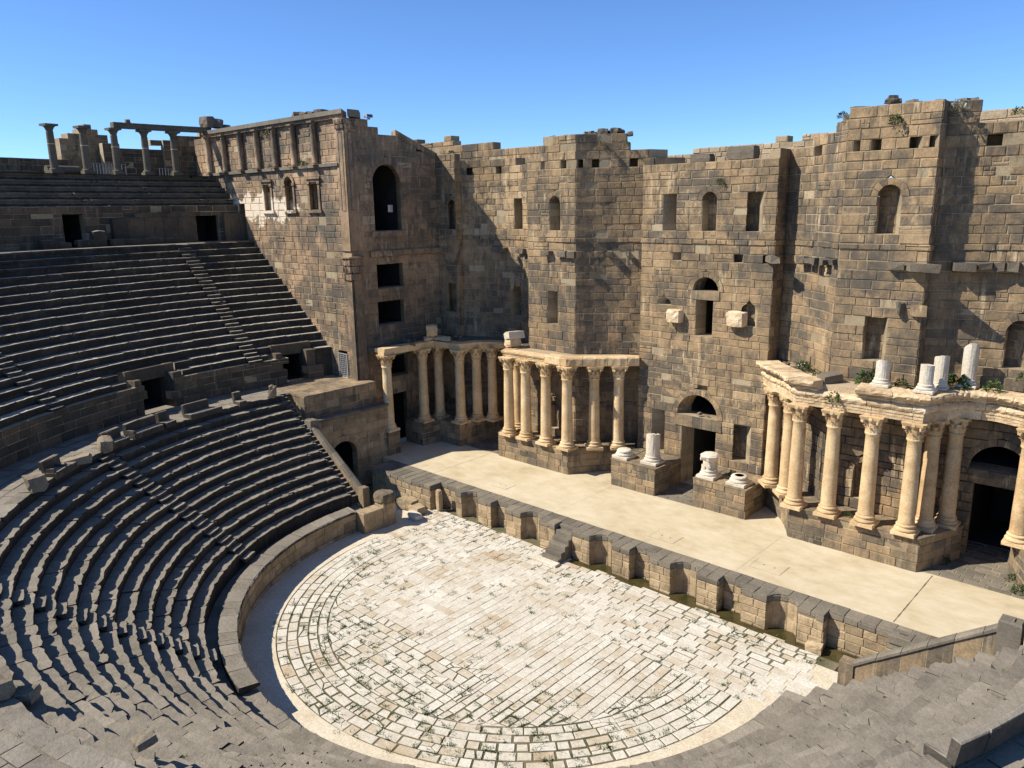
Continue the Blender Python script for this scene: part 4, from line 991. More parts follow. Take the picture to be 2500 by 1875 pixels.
for (x,y,l) in ((17.9,-1.55,'first dark slotted block on the near end of the stage front'),(18.9,-1.7,'second dark slotted block on the near end of the stage front')):
    e = empty('slotted_block', (x,y,.0), l, 'stone'); mb = MB(); mb.bbox(x-.55,x+.45,y-.45,y+.35,.02,.42,.4,.03,.01); mb.obj('block', M['coping'], e); mb = MB(); mb.box(x-.15,x+.2,y-.08,y+.02,.38,.425); mb.obj('slot', M['inner'], e)

# ---------------------------------------------------------------- orchestra parapet
par = empty('orchestra_parapet', (OC[0],OC[1]-15.5,FZ), 'low curved parapet wall between the orchestra floor and the seats', 'wall')
PAZ0, PAZ1 = 358.5, 181.0
ppath = Path([polar(15.38, PAZ0-(PAZ0-PAZ1)*k/90) for k in range(91)])
gap_u = [(234.5,236.2),(262.5,268.0)]
def par_skip(u, z):
    az = PAZ0-(PAZ0-PAZ1)*u/ppath.L
    return 262 < az and (z > -.95 or z == 0)
bl, core, vo, bk = masonry(ppath, [-1.95,-1.62,-.95,-.42], [], T=.75, blen=(1.0,1.9), skip=par_skip, proud=lambda u, z: .07 if z < -1.6 else .0)
core.obj('mortar_core', M['sandwall'], par); emit(par, bl, 'stone_block', M['sandwall'], 150)
u = 0; cb = []
while u < ppath.L:
    w = R.uniform(1.0,1.8)
    if not par_skip(u+w/2, 0):
        e = min(u+w, ppath.L); prof = [(.08,-.45),(.10,-.34),(.03+R.uniform(-.03,.03),-.28),(-.85,-.20),(-.88,-.6)]
        mb = sweep(ppath, u+.012, e-.012, prof, R.gauss(.55,.2), .02, .35); cb.append((mb, ppath.at((u+e)/2,-.4,-.25), (0,0,1), w*.9))
    u += w
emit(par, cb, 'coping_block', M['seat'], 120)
pe = polar(15.5, 172.3)
post = empty('parapet_post', (-15.5,-5.95,FZ), 'worn square end post of the orchestra parapet beside the stage', 'post')
mb = MB(); mb.bbox(-16.1,-14.95,-6.5,-5.4,FZ-.1,-.25,.5,.04,.02); mb.obj('shaft', M['sandwall'], post)
mb = MB(); mb.rock((-15.52,-5.95,.12), (1.25,1.2,.85), .35, .16, (0,0,0), 4); mb.obj('weathered_cap', M['podium'], post)
mb = MB(); mb.bbox(-16.0,-15.0,-8.2,-6.5,FZ-.1,-.38,.5,.04,.02); mb.obj('wall_end', M['sandwall'], post)

# ---------------------------------------------------------------- seating tiers
def seat_block(a0, a1, r, z, h, d, tone, chip=1.0, nose=.05):
    n = max(3, min(7, int(radians(a1-a0)*r/.26))); mb = MB(); v = []; f = []
    dz = R.uniform(-.03,.03)*chip; dr = R.uniform(-.045,.045)*chip; big = R.random() < .3*chip; kb = R.randint(0, n); tl = R.uniform(-.03,.03)*chip
    for i in range(n+1):
        a = a0+(a1-a0)*i/n; c = R.uniform(-.035,.055)*chip+(R.uniform(.03,.12) if i in (0,n) and R.random() < .5 else 0)
        zc = R.uniform(-.035,.015)*chip+tl*(i/n-.5)*2
        if big and i == kb: c += R.uniform(.08,.26); zc -= R.uniform(.01,.05)
        pr = [(d+.06, dz+.0), (c+dr+.02, dz+zc), (c+dr-.005, dz+zc-.05), (c+dr+.0+nose*.3, -.17), (nose+.04, -.21), (nose+.06, -h-.05)]
        for q, zz in pr: v.append(polar(r+q, a, z+zz))
        if i:
            for k in range(5): f.append((6*i-6+k, 6*i-6+k+1, 6*i+k+1, 6*i+k))
    f.append((0,1,2,3,4,5)); f.append(tuple(6*n+k for k in (5,4,3,2,1,0)))
    mb.add(v, f, tone); am = (a0+a1)/2
    return mb, polar(r+d/2, am, z), (-cos(radians(am))*.5, -sin(radians(am))*.5, .8), radians(a1-a0)*r*(d+h)
def ring_core(th, rows, a0, a1, zfloor, n, mat='seat', name='tier_core'):
    mb = MB(); prof = [(rows[0][0]+.09, zfloor)]
    for r, z, h, d in rows: prof += [(r+.1, z-.09), (r+d+.09, z-.07)]
    v = []; f = []; m_ = len(prof)
    for k in range(n+1):
        a = a0+(a1-a0)*k/n
        for r, z in prof: v.append(polar(r, a, z))
        if k:
            for i in range(m_-1): f.append(((k-1)*m_+i, (k-1)*m_+i+1, k*m_+i+1, k*m_+i))
    mb.add(v, f, .3); mb.obj(name, M[mat], th)
def tier(th, rows, a0, a1, stairs, lens, holes=None, chip=1.0, limit=300, stair_w=1.15):
    bl = []; sl = []
    for i, (r, z, h, d) in enumerate(rows):
        sw_ = math.degrees(stair_w/2/r); br = sorted([a0]+[s-sw_ for s in stairs]+[s+sw_ for s in stairs]+[a1])
        segs = [(br[k], br[k+1]) for k in range(0, len(br)-1, 2)]
        for s0, s1 in segs:
            a = s0
            while a < s1-1e-6:
                da = math.degrees(R.uniform(*lens)/r); e = a+da
                if e > s1-math.degrees(.6/r): e = s1
                if not (holes and holes(i, a, e)):
                    g_ = math.degrees(.009/r)
                    bl.append(seat_block(a+g_, e-g_, r, z, h, d, min(1,max(0,R.gauss(.5,.22))), chip if a < 290 else chip*.45))
                a = e
        for s in stairs:
            if holes and holes(i, s-sw_, s+sw_): continue
            for q, (ro, zo) in enumerate(((-d*.52, -h*.52), (0.0, 0.0))):
                if i == 0 and q == 0 and ro < 0: pass
                mb, c, n_, ar = seat_block(s-sw_*.97, s+sw_*.97, r+ro+R.uniform(-.02,.02), z+zo-.02, h*.5, d*.5, min(1,max(0,R.gauss(.55,.2))), .5, .02)
                sl.append((mb, c, n_, ar))
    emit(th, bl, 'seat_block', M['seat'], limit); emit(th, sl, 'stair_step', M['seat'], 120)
low = [(16.8+.7*i, .41+.497*i, .5, .7) for i in range(13)]
lo = empty('lower_seating', (OC[0],OC[1]-17,-.6), 'lower curved tier of worn dark basalt benches around the orchestra', 'seating', 'seating tiers')
tier(lo, low, 178.9, 359.4, [214.0,251.8,288.4,325.0], (.95,2.1), None, .85)
ring_core(lo, low, 178.4, 359.9, -.9, 90)
wk = MB()
for k in range(90):
    a0, a1 = 177.5+k*183.4/90, 177.5+(k+1)*183.4/90
    wk.add([polar(r, a, z) for r, z in ((15.4,-.62),(17.1,-.55)) for a in (a0,a1)], [(0,1,3,2)], R.random())
wk.obj('foot_walk', M['seat'], lo)
fwb = []; a = 262.0
while a < 358.6:
    e = min(358.8, a+math.degrees(R.uniform(.9,1.9)/15.5)); fwb.append(seat_block(a+.04, e-.04, 15.40, -.58, 1.25, 1.42, R.gauss(.6,.2), .9, .02)); a = e
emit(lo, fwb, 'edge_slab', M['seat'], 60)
# upper edge: walkway behind the lower tier
WZ = 6.30
ws = []
a = 166.0
for ring_, (r0, r1) in enumerate(((25.75,26.6),(26.6,27.5),(27.5,28.4),(28.4,29.3))):
    a = 166.0
    while a < 366:
        da = math.degrees(R.uniform(.9,1.7)/r0); mb = MB(); g_ = math.degrees(.01/r0)
        mb.prism([polar(r0+.01,a+g_),polar(r0+.01,a+da-g_),polar(r1-.01,a+da-g_),polar(r1-.01,a+g_)], WZ-.2, WZ+R.uniform(-.015,.02), R.gauss(.5,.22), .012)
        ws.append((mb, polar((r0+r1)/2, a+da/2, WZ), (0,0,1), da*.5)); a += da
walk = MB()
for k in range(100):
    a0, a1 = 165+k*202/100, 165+(k+1)*202/100; walk.add([polar(r,a,WZ-.05) for r in (25.6,29.4) for a in (a0,a1)], [(0,1,3,2)], .3)
walkway = walk.obj('walkway', M['soil'], kind='structure', loc=(OC[0],OC[1]-27,WZ-.05))
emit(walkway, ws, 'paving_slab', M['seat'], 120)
# seats with backs left along the edge of the walkway
def back_seat(az, w, label, back=True, arm=True, s=1.0, tilt=0.0):
    c = polar(25.15, az, WZ); e = empty('backed_seat', c, label, 'stone seat', 'backed stone seats along the walkway'); e.rotation_euler = (0,0,radians(az-90))
    # local: y outward (away from the orchestra), x along the row
    def piece(name, x0, x1, y0, y1, z0, z1, t, j=.02):
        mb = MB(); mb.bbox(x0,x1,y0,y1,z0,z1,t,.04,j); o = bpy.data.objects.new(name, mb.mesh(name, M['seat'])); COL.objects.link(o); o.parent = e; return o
    piece('seat', -w/2,w/2,-.05,.72,-.05,.34,.7)
    if back:
        b = piece('backrest', -w/2,w/2,.52,.78,.30,1.02*s,.75); b.rotation_euler = (-.12+tilt,0,0)
    if arm: piece('arm_rest', -w/2,-w/2+.16,.05,.6,.3,.55,.65)
    return e
for az, w, lab, bk_, ar in ((222.7,1.5,'backed basalt seat left of the first stair, half of its back missing',True,True),(220.8,1.2,'broken seat without a back left of the first stair',False,True),(210.6,1.5,'backed seat just right of the first stair',True,True),(206.4,1.3,'backed seat, left one of the joined pair below the vomitory',True,True),
    (203.6,1.3,'backed seat, right one of the joined pair below the vomitory',True,False),(200.6,.9,'narrow backed seat in front of the dark opening',True,False),(194.4,2.1,'wide backed seat right of the dark opening',True,False),(192.0,1.2,'low seat remnant right of the wide backed seat',False,False),(186.6,.6,'single upright back stone on the walkway edge',True,False),
    (341.5,2.2,'dark seat back seen from behind at the lower right corner',True,False),(338.3,1.5,'low dark seat back beside the lower right corner seat',True,False),(344.3,1.3,'far seat back of the dark row at the lower right corner',True,False)):
    back_seat(az, w, lab, bk_, ar)
for az, s, lab in ((180.6,(.5,.9,1.0),'jagged pale upright fragment at the end of the walkway'),(213.2,(1.1,.8,.8),'pale broken block at the head of the first stair'),(228.3,(1.2,.9,.9),'rough grey block at the far left end of the walkway edge'),(219.2,(1.5,.8,.5),'worn flat fragment left of the first stair')):
    c = polar(25.3, az, WZ+s[2]/2); mb = MB(); mb.rock(c, s, .75, .2, n=3); mb.obj('broken_stone', M['rubble'], label=lab, cat='stone', loc=(c[0],c[1],WZ))

# middle tier
MA0, MA1 = 165.0, 236.0
mid = [(29.7+.69*i, 8.82+.545*i, .545, .69) for i in range(17)]
V1, V2 = (191.9,197.3), (169.6,174.0)
def mid_end(r):                                           # the benches stop against the tower wall
    return 180-math.degrees(math.asin(min(1, (-.45-OC[1])/r)))
mi = empty('middle_seating', (OC[0]-31,OC[1]-4,WZ), 'steep middle tier of dark basalt benches left of the wing tower', 'seating', 'seating tiers')
def mid_holes(i, a, e):
    if i < 2 and a < V1[1]+.6 and e > V1[0]-1.2: return True
    if i < 2 and a < V2[1]+1.5 and e > V2[0]-.8: return True
    return e < mid_end(29.7+.69*i)+.3 or a < mid_end(29.7+.69*i)-2.5
bl = []; sl = []
def mtier(rows, th, stairs, lens, holes, A1, chip, wst=1.2, mat='upper_seat'):
    bl = []; sl = []
    for i, (r, z, h, d) in enumerate(rows):
        sw_ = math.degrees(wst/2/r); s0_ = mid_end(r)
        br = sorted([s0_]+[s-sw_ for s in stairs]+[s+sw_ for s in stairs]+[A1])
        for s0, s1 in [(br[k], br[k+1]) for k in range(0, len(br)-1, 2)]:
            a = s0
            while a < s1-1e-6:
                e = a+math.degrees(R.uniform(*lens)/r)
                if e > s1-math.degrees(.7/r): e = s1
                if not (holes and holes(i, a, e)):
                    g_ = math.degrees(.01/r); bl.append(seat_block(a+g_, e-g_, r, z, h, d, min(1,max(0,R.gauss(.42,.2))), chip))
                a = e
        for s in stairs:
            if holes and holes(i, s-sw_, s+sw_): continue
            for ro, zo in ((-d*.52,-h*.52),(0,0)):
                sl.append(seat_block(s-sw_*.97, s+sw_*.97, r+ro, z+zo-.02, h*.5, d*.5, min(1,max(0,R.gauss(.5,.2))), .5, .02))
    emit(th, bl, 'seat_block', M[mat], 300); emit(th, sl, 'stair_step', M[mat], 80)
mtier(mid, mi, [178.4,210.4], (1.1,2.2), mid_holes, MA1, .5)
for i in range(2, 17): pass
def core_ring(rows, a1, zf, th, start):
    mb = MB()
    for i, (r, z, h, d) in enumerate(rows):
        a0 = max(start(r), 0); n = 40; zb = zf if i == 0 else rows[i-1][1]-.12
        for k in range(n):
            x0, x1 = a0+(a1-a0)*k/n, a0+(a1-a0)*(k+1)/n
            if i < 2 and th is mi and (x0 < V1[1]+.3 and x1 > V1[0]-.3 or x0 < V2[1]+.3 and x1 > V2[0]-.3): continue
            mb.add([polar(r+.1,x0,zb),polar(r+.1,x1,zb),polar(r+.1,x1,z-.09),polar(r+.1,x0,z-.09),polar(r+d+.12,x1,z-.07),polar(r+d+.12,x0,z-.07)], [(0,1,2,3),(3,2,4,5)], .3)
    mb.obj('tier_core', M['seat'], th)
core_ring(mid, MA1, WZ-.1, mi, mid_end)
# wall under the middle tier with its two vomitories
mwp = Path([polar(29.35, 237-(237-167)*k/50) for k in range(51)])
def az2u(az): return mwp.L*(237-az)/(237-167)
mops = [Op(az2u((V1[0]+V1[1])/2), 1.3, WZ-.1, 8.36, False, .8, deep=0, name='x'), Op(az2u((V2[0]+V2[1])/2), 1.1, WZ-.1, 8.36, False, .8, deep=0, name='x')]
def mzt(u):
    az = 237-(237-167)*u/mwp.L
    if az < 169: return 7.7
    return 8.36
wall_thing(mi, mwp, [WZ-.1,6.85,7.4,7.95,8.36,8.55,9.0,9.45], [], 'tier_wall', 160, skip=lambda u, z: any(v0 < 237-(237-167)*u/mwp.L < v1 for v0, v1 in (V1, V2)), ztop=mzt, T=.8, blen=(.9,1.6), ragged=0)
for (v0, v1) in (V1, V2):
    for q0, q1, z_ in ((v0-1.3,v0+.15,8.80),(v1-.15,v1+.9,8.80)):
        mb = MB(); mb.prism([polar(29.45,q0),polar(29.45,q1),polar(31.1,q1),polar(31.1,q0)], WZ-.1, z_, .4, .02); mb.obj('cheek_stone', M['tier_wall'], mi)
        mb = MB(); mb.prism([polar(30.35,q0),polar(30.35,q1),polar(31.12,q1),polar(31.12,q0)], 8.80, 9.36, .55, .02); mb.obj('cheek_stone', M['tier_wall'], mi)
    mb = MB(); mb.prism([polar(30.4,v0-.1),polar(30.4,v1+.1),polar(31.15,v1+.1),polar(31.15,v0-.1)], 8.45, 9.34, .45, .03); mb.obj('lintel', M['tier_wall'], mi)
    mb = MB(); q = [polar(30.45,v0+.1,WZ-.03),polar(30.45,v1-.1,WZ-.03),polar(35,v1-.1,WZ-.03),polar(35,v0+.1,WZ-.03)]; q += [(x_,y_,8.5) for x_,y_,_ in q]
    mb.add(q, [(0,1,2,3),(4,7,6,5),(1,5,6,2),(0,3,7,4),(2,6,7,3)], .3); mb.obj('passage', M['inner'], mi)
# upper walkway, wall, upper benches and gallery
uw = MB()
for k in range(60):
    a0, a1 = 163+k*73/60, 163+(k+1)*73/60; uw.add([polar(r,a,17.60) for r in (41.4,44.0) for a in (a0,a1)], [(0,1,3,2)], .3)
uwalk = uw.obj('upper_walkway', M['seat'], kind='structure', loc=(-42,-8,17.6))
us_ = empty('upper_seating', (-43,-8,17.6), 'short upper tier of dark benches under the colonnade at top left', 'seating', 'seating tiers')
UA1 = 222.0
upr = [(43.25+.72*i, 20.9+.54*i, .54, .72) for i in range(6)]
mtier(upr, us_, [199.5], (1.3,2.4), lambda i, a, e: e < mid_end(43)+.2, UA1, .7, 1.2, 'gallery')
core_ring(upr, UA1, 20.2, us_, mid_end)
uwp = Path([polar(43.2, UA1-(UA1-167.5)*k/40) for k in range(41)])
def az3u(az): return uwp.L*(UA1-az)/(UA1-167.5)
uo = [Op(az3u(189.1), .88, 17.6, 20.3, False, .8, deep=4), Op(az3u(173.8), 1.05, 17.6, 19.95, False, .8, deep=4), Op(az3u(212), .9, 17.6, 20.1, False, .8, deep=4)]
wall_thing(us_, uwp, [17.55,18.1,18.7,19.35,19.95,20.3,20.85], uo, 'tier_wall', 120, T=.8, blen=(.9,1.7))
lg = Path([polar(42.75, 185.2-(185.2-175.6)*k/10) for k in range(11)])
run_blocks(us_, lg, 'ledge_block', [(.0,17.62),(.0,19.75),(-.05,19.85),(-.5,19.85),(-.5,17.62)], 'tier_wall', (1.2,1.9), rough=.015)
run_blocks(us_, lg, 'ledge_block', [(-.1,19.86),(-.1,20.22),(-.5,20.24),(-.5,19.86)], 'tier_wall', (1.2,1.9), 2.0, None, rough=.015)
lg2 = Path([polar(42.7, 172.0-(172.0-168.9)*k/4) for k in range(5)])
run_blocks(us_, lg2, 'ledge_block', [(.0,17.62),(.0,20.1),(-.5,20.15),(-.5,17.62)], 'tier_wall', (1.2,1.5), rough=.02)
for az, w, h, lab in ((193.2,1.5,.75,'squared block, leftmost on the upper edge of the middle tier'),(191.6,1.1,.5,'low flat block beside the leftmost edge block'),(189.3,1.6,.65,'long block below the left dark doorway'),(187.7,1.2,1.35,'tall upright slab beside the left dark doorway'),(185.6,1.6,.6,'cracked block in the middle of the upper edge'),(183.6,1.9,.55,'flat block right of the cracked block'),(181.4,2.0,.6,'long flat block near the middle of the upper edge'),(179.2,1.6,.5,'last thin block at the right of the upper edge')):
    c = polar(41.75, az, 17.6+h/2); mb = MB(); mb.rock(c, (w,.8,h), R.uniform(.3,.6), .07, (0,0,radians(az+90)), 2); mb.obj('edge_block', M['seat'], label=lab, cat='stone', loc=(c[0],c[1],17.6))
gf = MB()
for k in range(60):
    a0, a1 = 160+k*62/60, 160+(k+1)*62/60; gf.add([polar(r,a,23.62) for r in (46.6,58) for a in (a0,a1)], [(0,1,3,2)], .4)
gf.obj('gallery_floor', M['gallery'], kind='structure', loc=(-47,-8,23.6))
# gallery colonnade
def gcol():
    s = MB(); s.lathe([(.40,.42),(.37,.5),(.36,.6),(.355,2.0),(.33,3.3),(.34,3.35),(.31,3.4),(.31,3.52)], 20, .5); sm_ = s.mesh('shaft', M['gallery'], smooth=True)
    b = MB(); b.bbox(-.52,.52,-.52,.52,0,.28,.55,.03,.02); bm_ = b.mesh('plinth', M['gallery'])
    t = MB(); t.lathe([(.5,.27),(.52,.33),(.48,.40),(.42,.44)], 18, .6); tm = t.mesh('base_moulding', M['gallery'], smooth=True)
    c = MB(); c.lathe([(.31,3.50),(.36,3.6),(.44,3.74),(.58,3.84)], 18, .45); c.bbox(-.62,.62,-.62,.62,3.83,4.02,.5,.02,.02); cm_ = c.mesh('capital', M['gallery'])
    j = MB()
    j.lathe([(.362,2.38),(.362,2.43)], 20, .9); jm_ = j.mesh('pale_joint', M['whitestone'])
    return sm_, bm_, tm, cm_, jm_
gm_ = gcol()
for az, lab in ((187.65,'free standing basalt gallery column, leftmost against the sky'),(184.4,'second basalt gallery column in front of the ruined tower'),(181.25,'gallery column under the left end of the stone beam'),(178.05,'gallery column under the middle of the stone beam'),(174.9,'gallery column nearest the wing tower under the stone beam')):
    e = empty('gallery_column', polar(47.4,az,23.62), lab, 'column', 'basalt columns of the upper gallery'); e.rotation_euler = (0,0,radians(az))
    for nme, ms in zip(('shaft','plinth','base_moulding','capital','pale_joint'), gm_): inst(nme, ms, e, scale=(.86,.86,1))
bp_ = Path([polar(47.4, 181.3-(181.3-170.6)*k/12) for k in range(13)])
bm = empty('gallery_beam', polar(47.4,176,27.6), 'long stone beam resting on the gallery columns beside the wing tower', 'beam')
run_blocks(bm, bp_, 'beam_stone', [(.32,27.66),(.32,28.0),(.40,28.02),(.40,28.14),(-.4,28.14),(-.4,27.66)], 'gallery', (2.6,2.9), rough=.012)
mb = MB(); mb.rock(polar(47.4,179.6,28.3), (.5,.4,.34), .3, .2, n=2); mb.obj('loose_stone', M['rubble'], bm)
for az, s in ((170.9,(1.3,1.1,1.1)),(169.9,(1.2,1.0,.9)),(168.8,(.8,.6,.4))):
    mb = MB(); mb.rock(polar(47.3,az,28.14+s[2]/2-.05), s, .4, .14, n=3); mb.obj('loose_stone', M['rubble'], bm)
fd = empty('fallen_drum', polar(48.2,186.6,23.95), 'fallen column drum lying behind the leftmost gallery column', 'column drum')
mb = MB(); c = Vector(polar(48.3,186.4,23.98)); ax = Vector((sin(radians(186.4)),-cos(radians(186.4)),0)); rad = Vector((cos(radians(186.4)),sin(radians(186.4)),0))
v = []; 
for s_ in (-1.35,1.35):
    for k in range(16): a = 2*pi*k/16; v.append(tuple(c+ax*s_+rad*.36*cos(a)+Vector((0,0,.36*sin(a)))))
mb.add(v, [tuple(range(15,-1,-1)), tuple(range(16,32))]+[(k,(k+1)%16,16+(k+1)%16,16+k) for k in range(16)], .6); mb.obj('drum', M['gallery'], fd)
# ruined walls behind the gallery
def ruin(label, r, a0, a1, tab, lim, h=.46, mat='tier_wall', T=.8, blen=(.6,1.1), rag=.6, zb=23.5, ops_=()):
    p = Path([polar(r, a0-(a0-a1)*k/16) for k in range(17)]); th = empty('ruined_wall', polar(r,(a0+a1)/2,zb), label, 'wall', 'ruined walls behind the gallery')
    zt = pw([((a0-az)/(a0-a1)*p.L, z) for az, z in tab])
    wall_thing(th, p, levels([zb, max(z for _, z in tab)+.3], h), list(ops_), mat, lim, ztop=zt, T=T, blen=blen, ragged=rag); return th
ruin('long low wall behind the seats at the left edge', 50.5, 205, 184.6, [(205,25.15),(190,25.15),(184.6,25.05)], 60, .52, rag=0)
ruin('round ruined tower standing behind the second gallery column', 54.0, 183.6, 179.0, [(183.6,27.3),(183.0,27.7),(181.9,27.9),(181.2,28.2),(179.8,28.2),(179.5,27.9),(179.3,27.0),(179.0,25.8)], 90, .5, 'wall', 1.6, (.55,1.0), .5)
ruin('dark broken wall between the gallery columns below the beam', 52.0, 180.4, 174.4, [(180.4,26.5),(177.1,26.45),(176.9,26.8),(174.5,26.9),(174.4,27.3)], 70, .46, rag=.7)
ruin('stepped broken wall beside the wing tower behind the gallery', 51.5, 174.4, 169.0, [(174.4,27.3),(172.8,27.4),(172.6,27.75),(169.0,27.7)], 70, .46, rag=.5)
# railings
def railing(label, r, a0, a1, z, tilt=0.0):
    e = empty('metal_railing', polar(r,(a0+a1)/2,z), label, 'railing', 'metal railings of the gallery'); n = int(radians(a0-a1)*r/.24)
    for k in range(n+1):
        a = a0-(a0-a1)*k/n; p = polar(r,a); mb = MB(); mb.box(p[0]-.03,p[0]+.03,p[1]-.03,p[1]+.03,z,z+1.0); mb.obj('bar', M['rail'], e)
    for zz in (.08,1.0):
        pth = Path([polar(r,a0),polar(r,(a0+a1)/2),polar(r,a1)]); mb = MB(); 
        for u0, u1 in ((0,pth.u[1]),(pth.u[1],pth.L)): cslab(mb, pth, u0, u1, z+zz-.03, z+zz+.03, .03, -.03, .5, 0)
        mb.obj('rail', M['rail'], e)
railing('grey metal railing between the second and third gallery columns', 48.0, 184.0, 181.5, 23.62)
railing('short pale railing right of the third gallery column', 48.2, 180.8, 180.0, 23.62)
railing('low grey railing left of the fifth gallery column', 47.8, 176.6, 175.3, 23.3)

# ---------------------------------------------------------------- tribunals over the side passages, balustrades
def mx(p, s): return p if s > 0 else (.2-p[0], p[1])
def tribunal(s, label, lim):
    th = empty('tribunal', (-24*s+(.2 if s < 0 else 0),-3,FZ), label, 'platform', 'platforms over the side passages')
    def pth(pts): return Path(pts) if s > 0 else Path([mx(p,-1) for p in pts][::-1])
    low_ = pth([(-23.2,-6.6),(-23.2,.75)]); o = Op(2.75 if s > 0 else low_.L-2.75, 1.25, FZ-.1, 1.0, True, 1.0, ring=.5, deep=6)
    lv_ = [FZ-.1,-1.3,-.75,-.15,.42,1.0,1.55,2.1,2.65,3.2,3.75,4.3]
    wall_thing(th, low_, lv_, [o], 'sandwall', lim, T=.7, blen=(.7,1.3), tone=lambda u, z: min(1,max(0,R.gauss(.32 if z < 3.3 else .12,.2))))
    x = -23.2
    cp = pth([(-23.2,-6.55),(-23.2,.8)]); run_blocks(th, cp, 'coping_block', [(.06,4.3),(.08,4.45),(.0,4.5),(-.55,4.5),(-.55,4.3)], 'coping', (1.2,1.9), rough=.01)
    up_ = pth([(-24.6,-6.6),(-24.0,-6.6),(-24.0,.25)] if s > 0 else [(-24.6,-6.6),(-24.0,-6.6),(-24.0,.25)])
    wall_thing(th, up_, [3.9,4.5,5.05,5.6,WZ-.03], [], 'tier_wall' if s < 0 else 'podium', lim//2, T=.5, blen=(.8,1.4))
    side = pth([(-29.5,-6.62),(-23.2,-6.62)]); 
    wall_thing(th, side, [FZ-.1,-1,0,1,2,3,3.9], [], 'tier_wall', 40, T=.4, blen=(.9,1.5)) if s > 0 else None
    tl = []
    yy = -6.55
    while yy < .2:
        h = R.uniform(.7,1.0); xx = -29.6
        while xx < -24.05:
            w = R.uniform(.8,1.5); x1 = min(xx+w,-24.03); mb = MB(); y1 = min(yy+h,.3)
            q = [(xx+.01,yy+.01),(x1-.01,yy+.01),(x1-.01,y1-.01),(xx+.01,y1-.01)]; q = q if s > 0 else [mx(p,-1) for p in q][::-1]
            mb.prism(q, WZ-.15, WZ+.02+R.uniform(0,.02), R.gauss(.6,.2), .012); tl.append((mb, ((q[0][0]+q[2][0])/2,yy+h/2,WZ), (0,0,1), w*h)); xx += w
        yy += h
    fm = MB(); q = [(-29.7,-6.5),(-24.1,-6.5),(-24.1,.3),(-29.7,.3)]; q = q if s > 0 else [mx(p,-1) for p in q][::-1]; fm.prism(q, 3.6, WZ-.02, .5); fm.obj('fill', M['podium'], th)
    emit(th, tl, 'paving_slab', M['podium'], 60)
    # sloping balustrade down beside the lower benches
    b = empty('balustrade', (-20*s+(.2 if s < 0 else 0),-6.85,0), label.replace('platform over the arched side passage','sloping stone balustrade beside the steps') if False else ('sloping stone balustrade beside the steps on the far side' if s > 0 else 'sloping stone balustrade with broad coping at the near right side'), 'balustrade', 'sloping balustrades')
    n = 6
    mcx = MB()
    for k in range(n):
        LB, ZB, YB = (6.3, 4.1, 0) if s > 0 else (5.5, 4.0, .75)
        x0, x1 = -17.0-LB*k/n, -17.0-LB*(k+1)/n; zz_ = .5 if s > 0 else .75; z0, z1 = zz_+ZB*k/n, zz_+ZB*(k+1)/n; y0, y1 = -7.0+YB, -6.62+YB
        def PP(x, y, z): q = mx((x,y), s); return (q[0], q[1], z)
        mb = MB(); v = [PP(x,y,z+R.uniform(-.01,.01)) for x, z in ((x0-.02,z0-1.35),(x1+.02,z1-1.35),(x1+.02,z1),(x0-.02,z0)) for y in (y0,y1)]
        fs = [(0,2,4,6),(1,7,5,3),(0,1,3,2),(2,3,5,4),(4,5,7,6),(6,7,1,0)]
        v2 = [PP(x,y,z) for x, z in ((x0+.001,z0-1.3),(x1-.001,z1-1.3),(x1-.001,z1+.02),(x0+.001,z0+.02)) for y in (y0+.012,y1-.012)]; mcx.add(v2, fs, .9)
        mb.add(v, fs, R.gauss(.5,.25)); mb.obj('panel_stone', M['podium'], b)
        mb = MB(); v = [PP(x,y,z) for x, z in ((x0-.01,z0+.01),(x1+.01,z1+.01)) for y in (y0-.08,y0,(y0+y1)/2,y1,y1+.08)]
        v = []
        for x, z in ((x0-.01,z0+.01),(x1+.01,z1+.01)):
            for y, dz in ((y0-.07,0),(y0-.07,.12),(y0+.06,.2),(y1-.06,.2),(y1+.07,.12),(y1+.07,0)): v.append(PP(x,y,z+dz+R.uniform(-.012,.012)))
        fs = [(i,i+1,i+7,i+6) for i in range(5)]+[(5,0,6,11),(5,4,3,2,1,0),(6,7,8,9,10,11)]
        mb.add(v, fs, R.gauss(.5,.2)); mb.obj('coping_block', M['coping'], b)
    mcx.obj('mortar_core', M['mortar'], b)
    q = mx((-16.75,-6.81+YB), s); mb = MB(); mb.bbox(q[0]-.3,q[0]+.3,q[1]-.28,q[1]+.28,-.6,.85,.6,.03,.02); mb.obj('end_post', M['podium'], b)
    q = mx((-23.0+(.6 if s < 0 else 0),-6.75+YB), s); mb = MB(); mb.bbox(q[0]-.4,q[0]+.4,q[1]-.36,q[1]+.36,3.2,4.75 if s > 0 else 4.9,.3,.05,.02); mb.obj('top_post', M['coping'], b)
    # side steps between the balustrade and the bench ends
    sb = MB()
    for k in range(26):
        r = 16.8+.35*k; z = .17+.2485*k
        y0, y1 = -7.65, -7.02+YB; q0, q1 = mx((-.4-r,y0), s), mx((-.4-r-.42,y1), s)
        mb = MB(); mb.bbox(min(q0[0],q1[0]),max(q0[0],q1[0]),y0,y1,z-.55,z+R.uniform(-.015,.015),R.gauss(.55,.2),.025,.012); mb.obj('stair_step', M['seat'], lo)
    return th
tribunal(1, 'stone platform over the arched side passage at the far end of the seats', 110)
tribunal(-1, 'platform over the side passage at the right edge, seen from behind', 40)
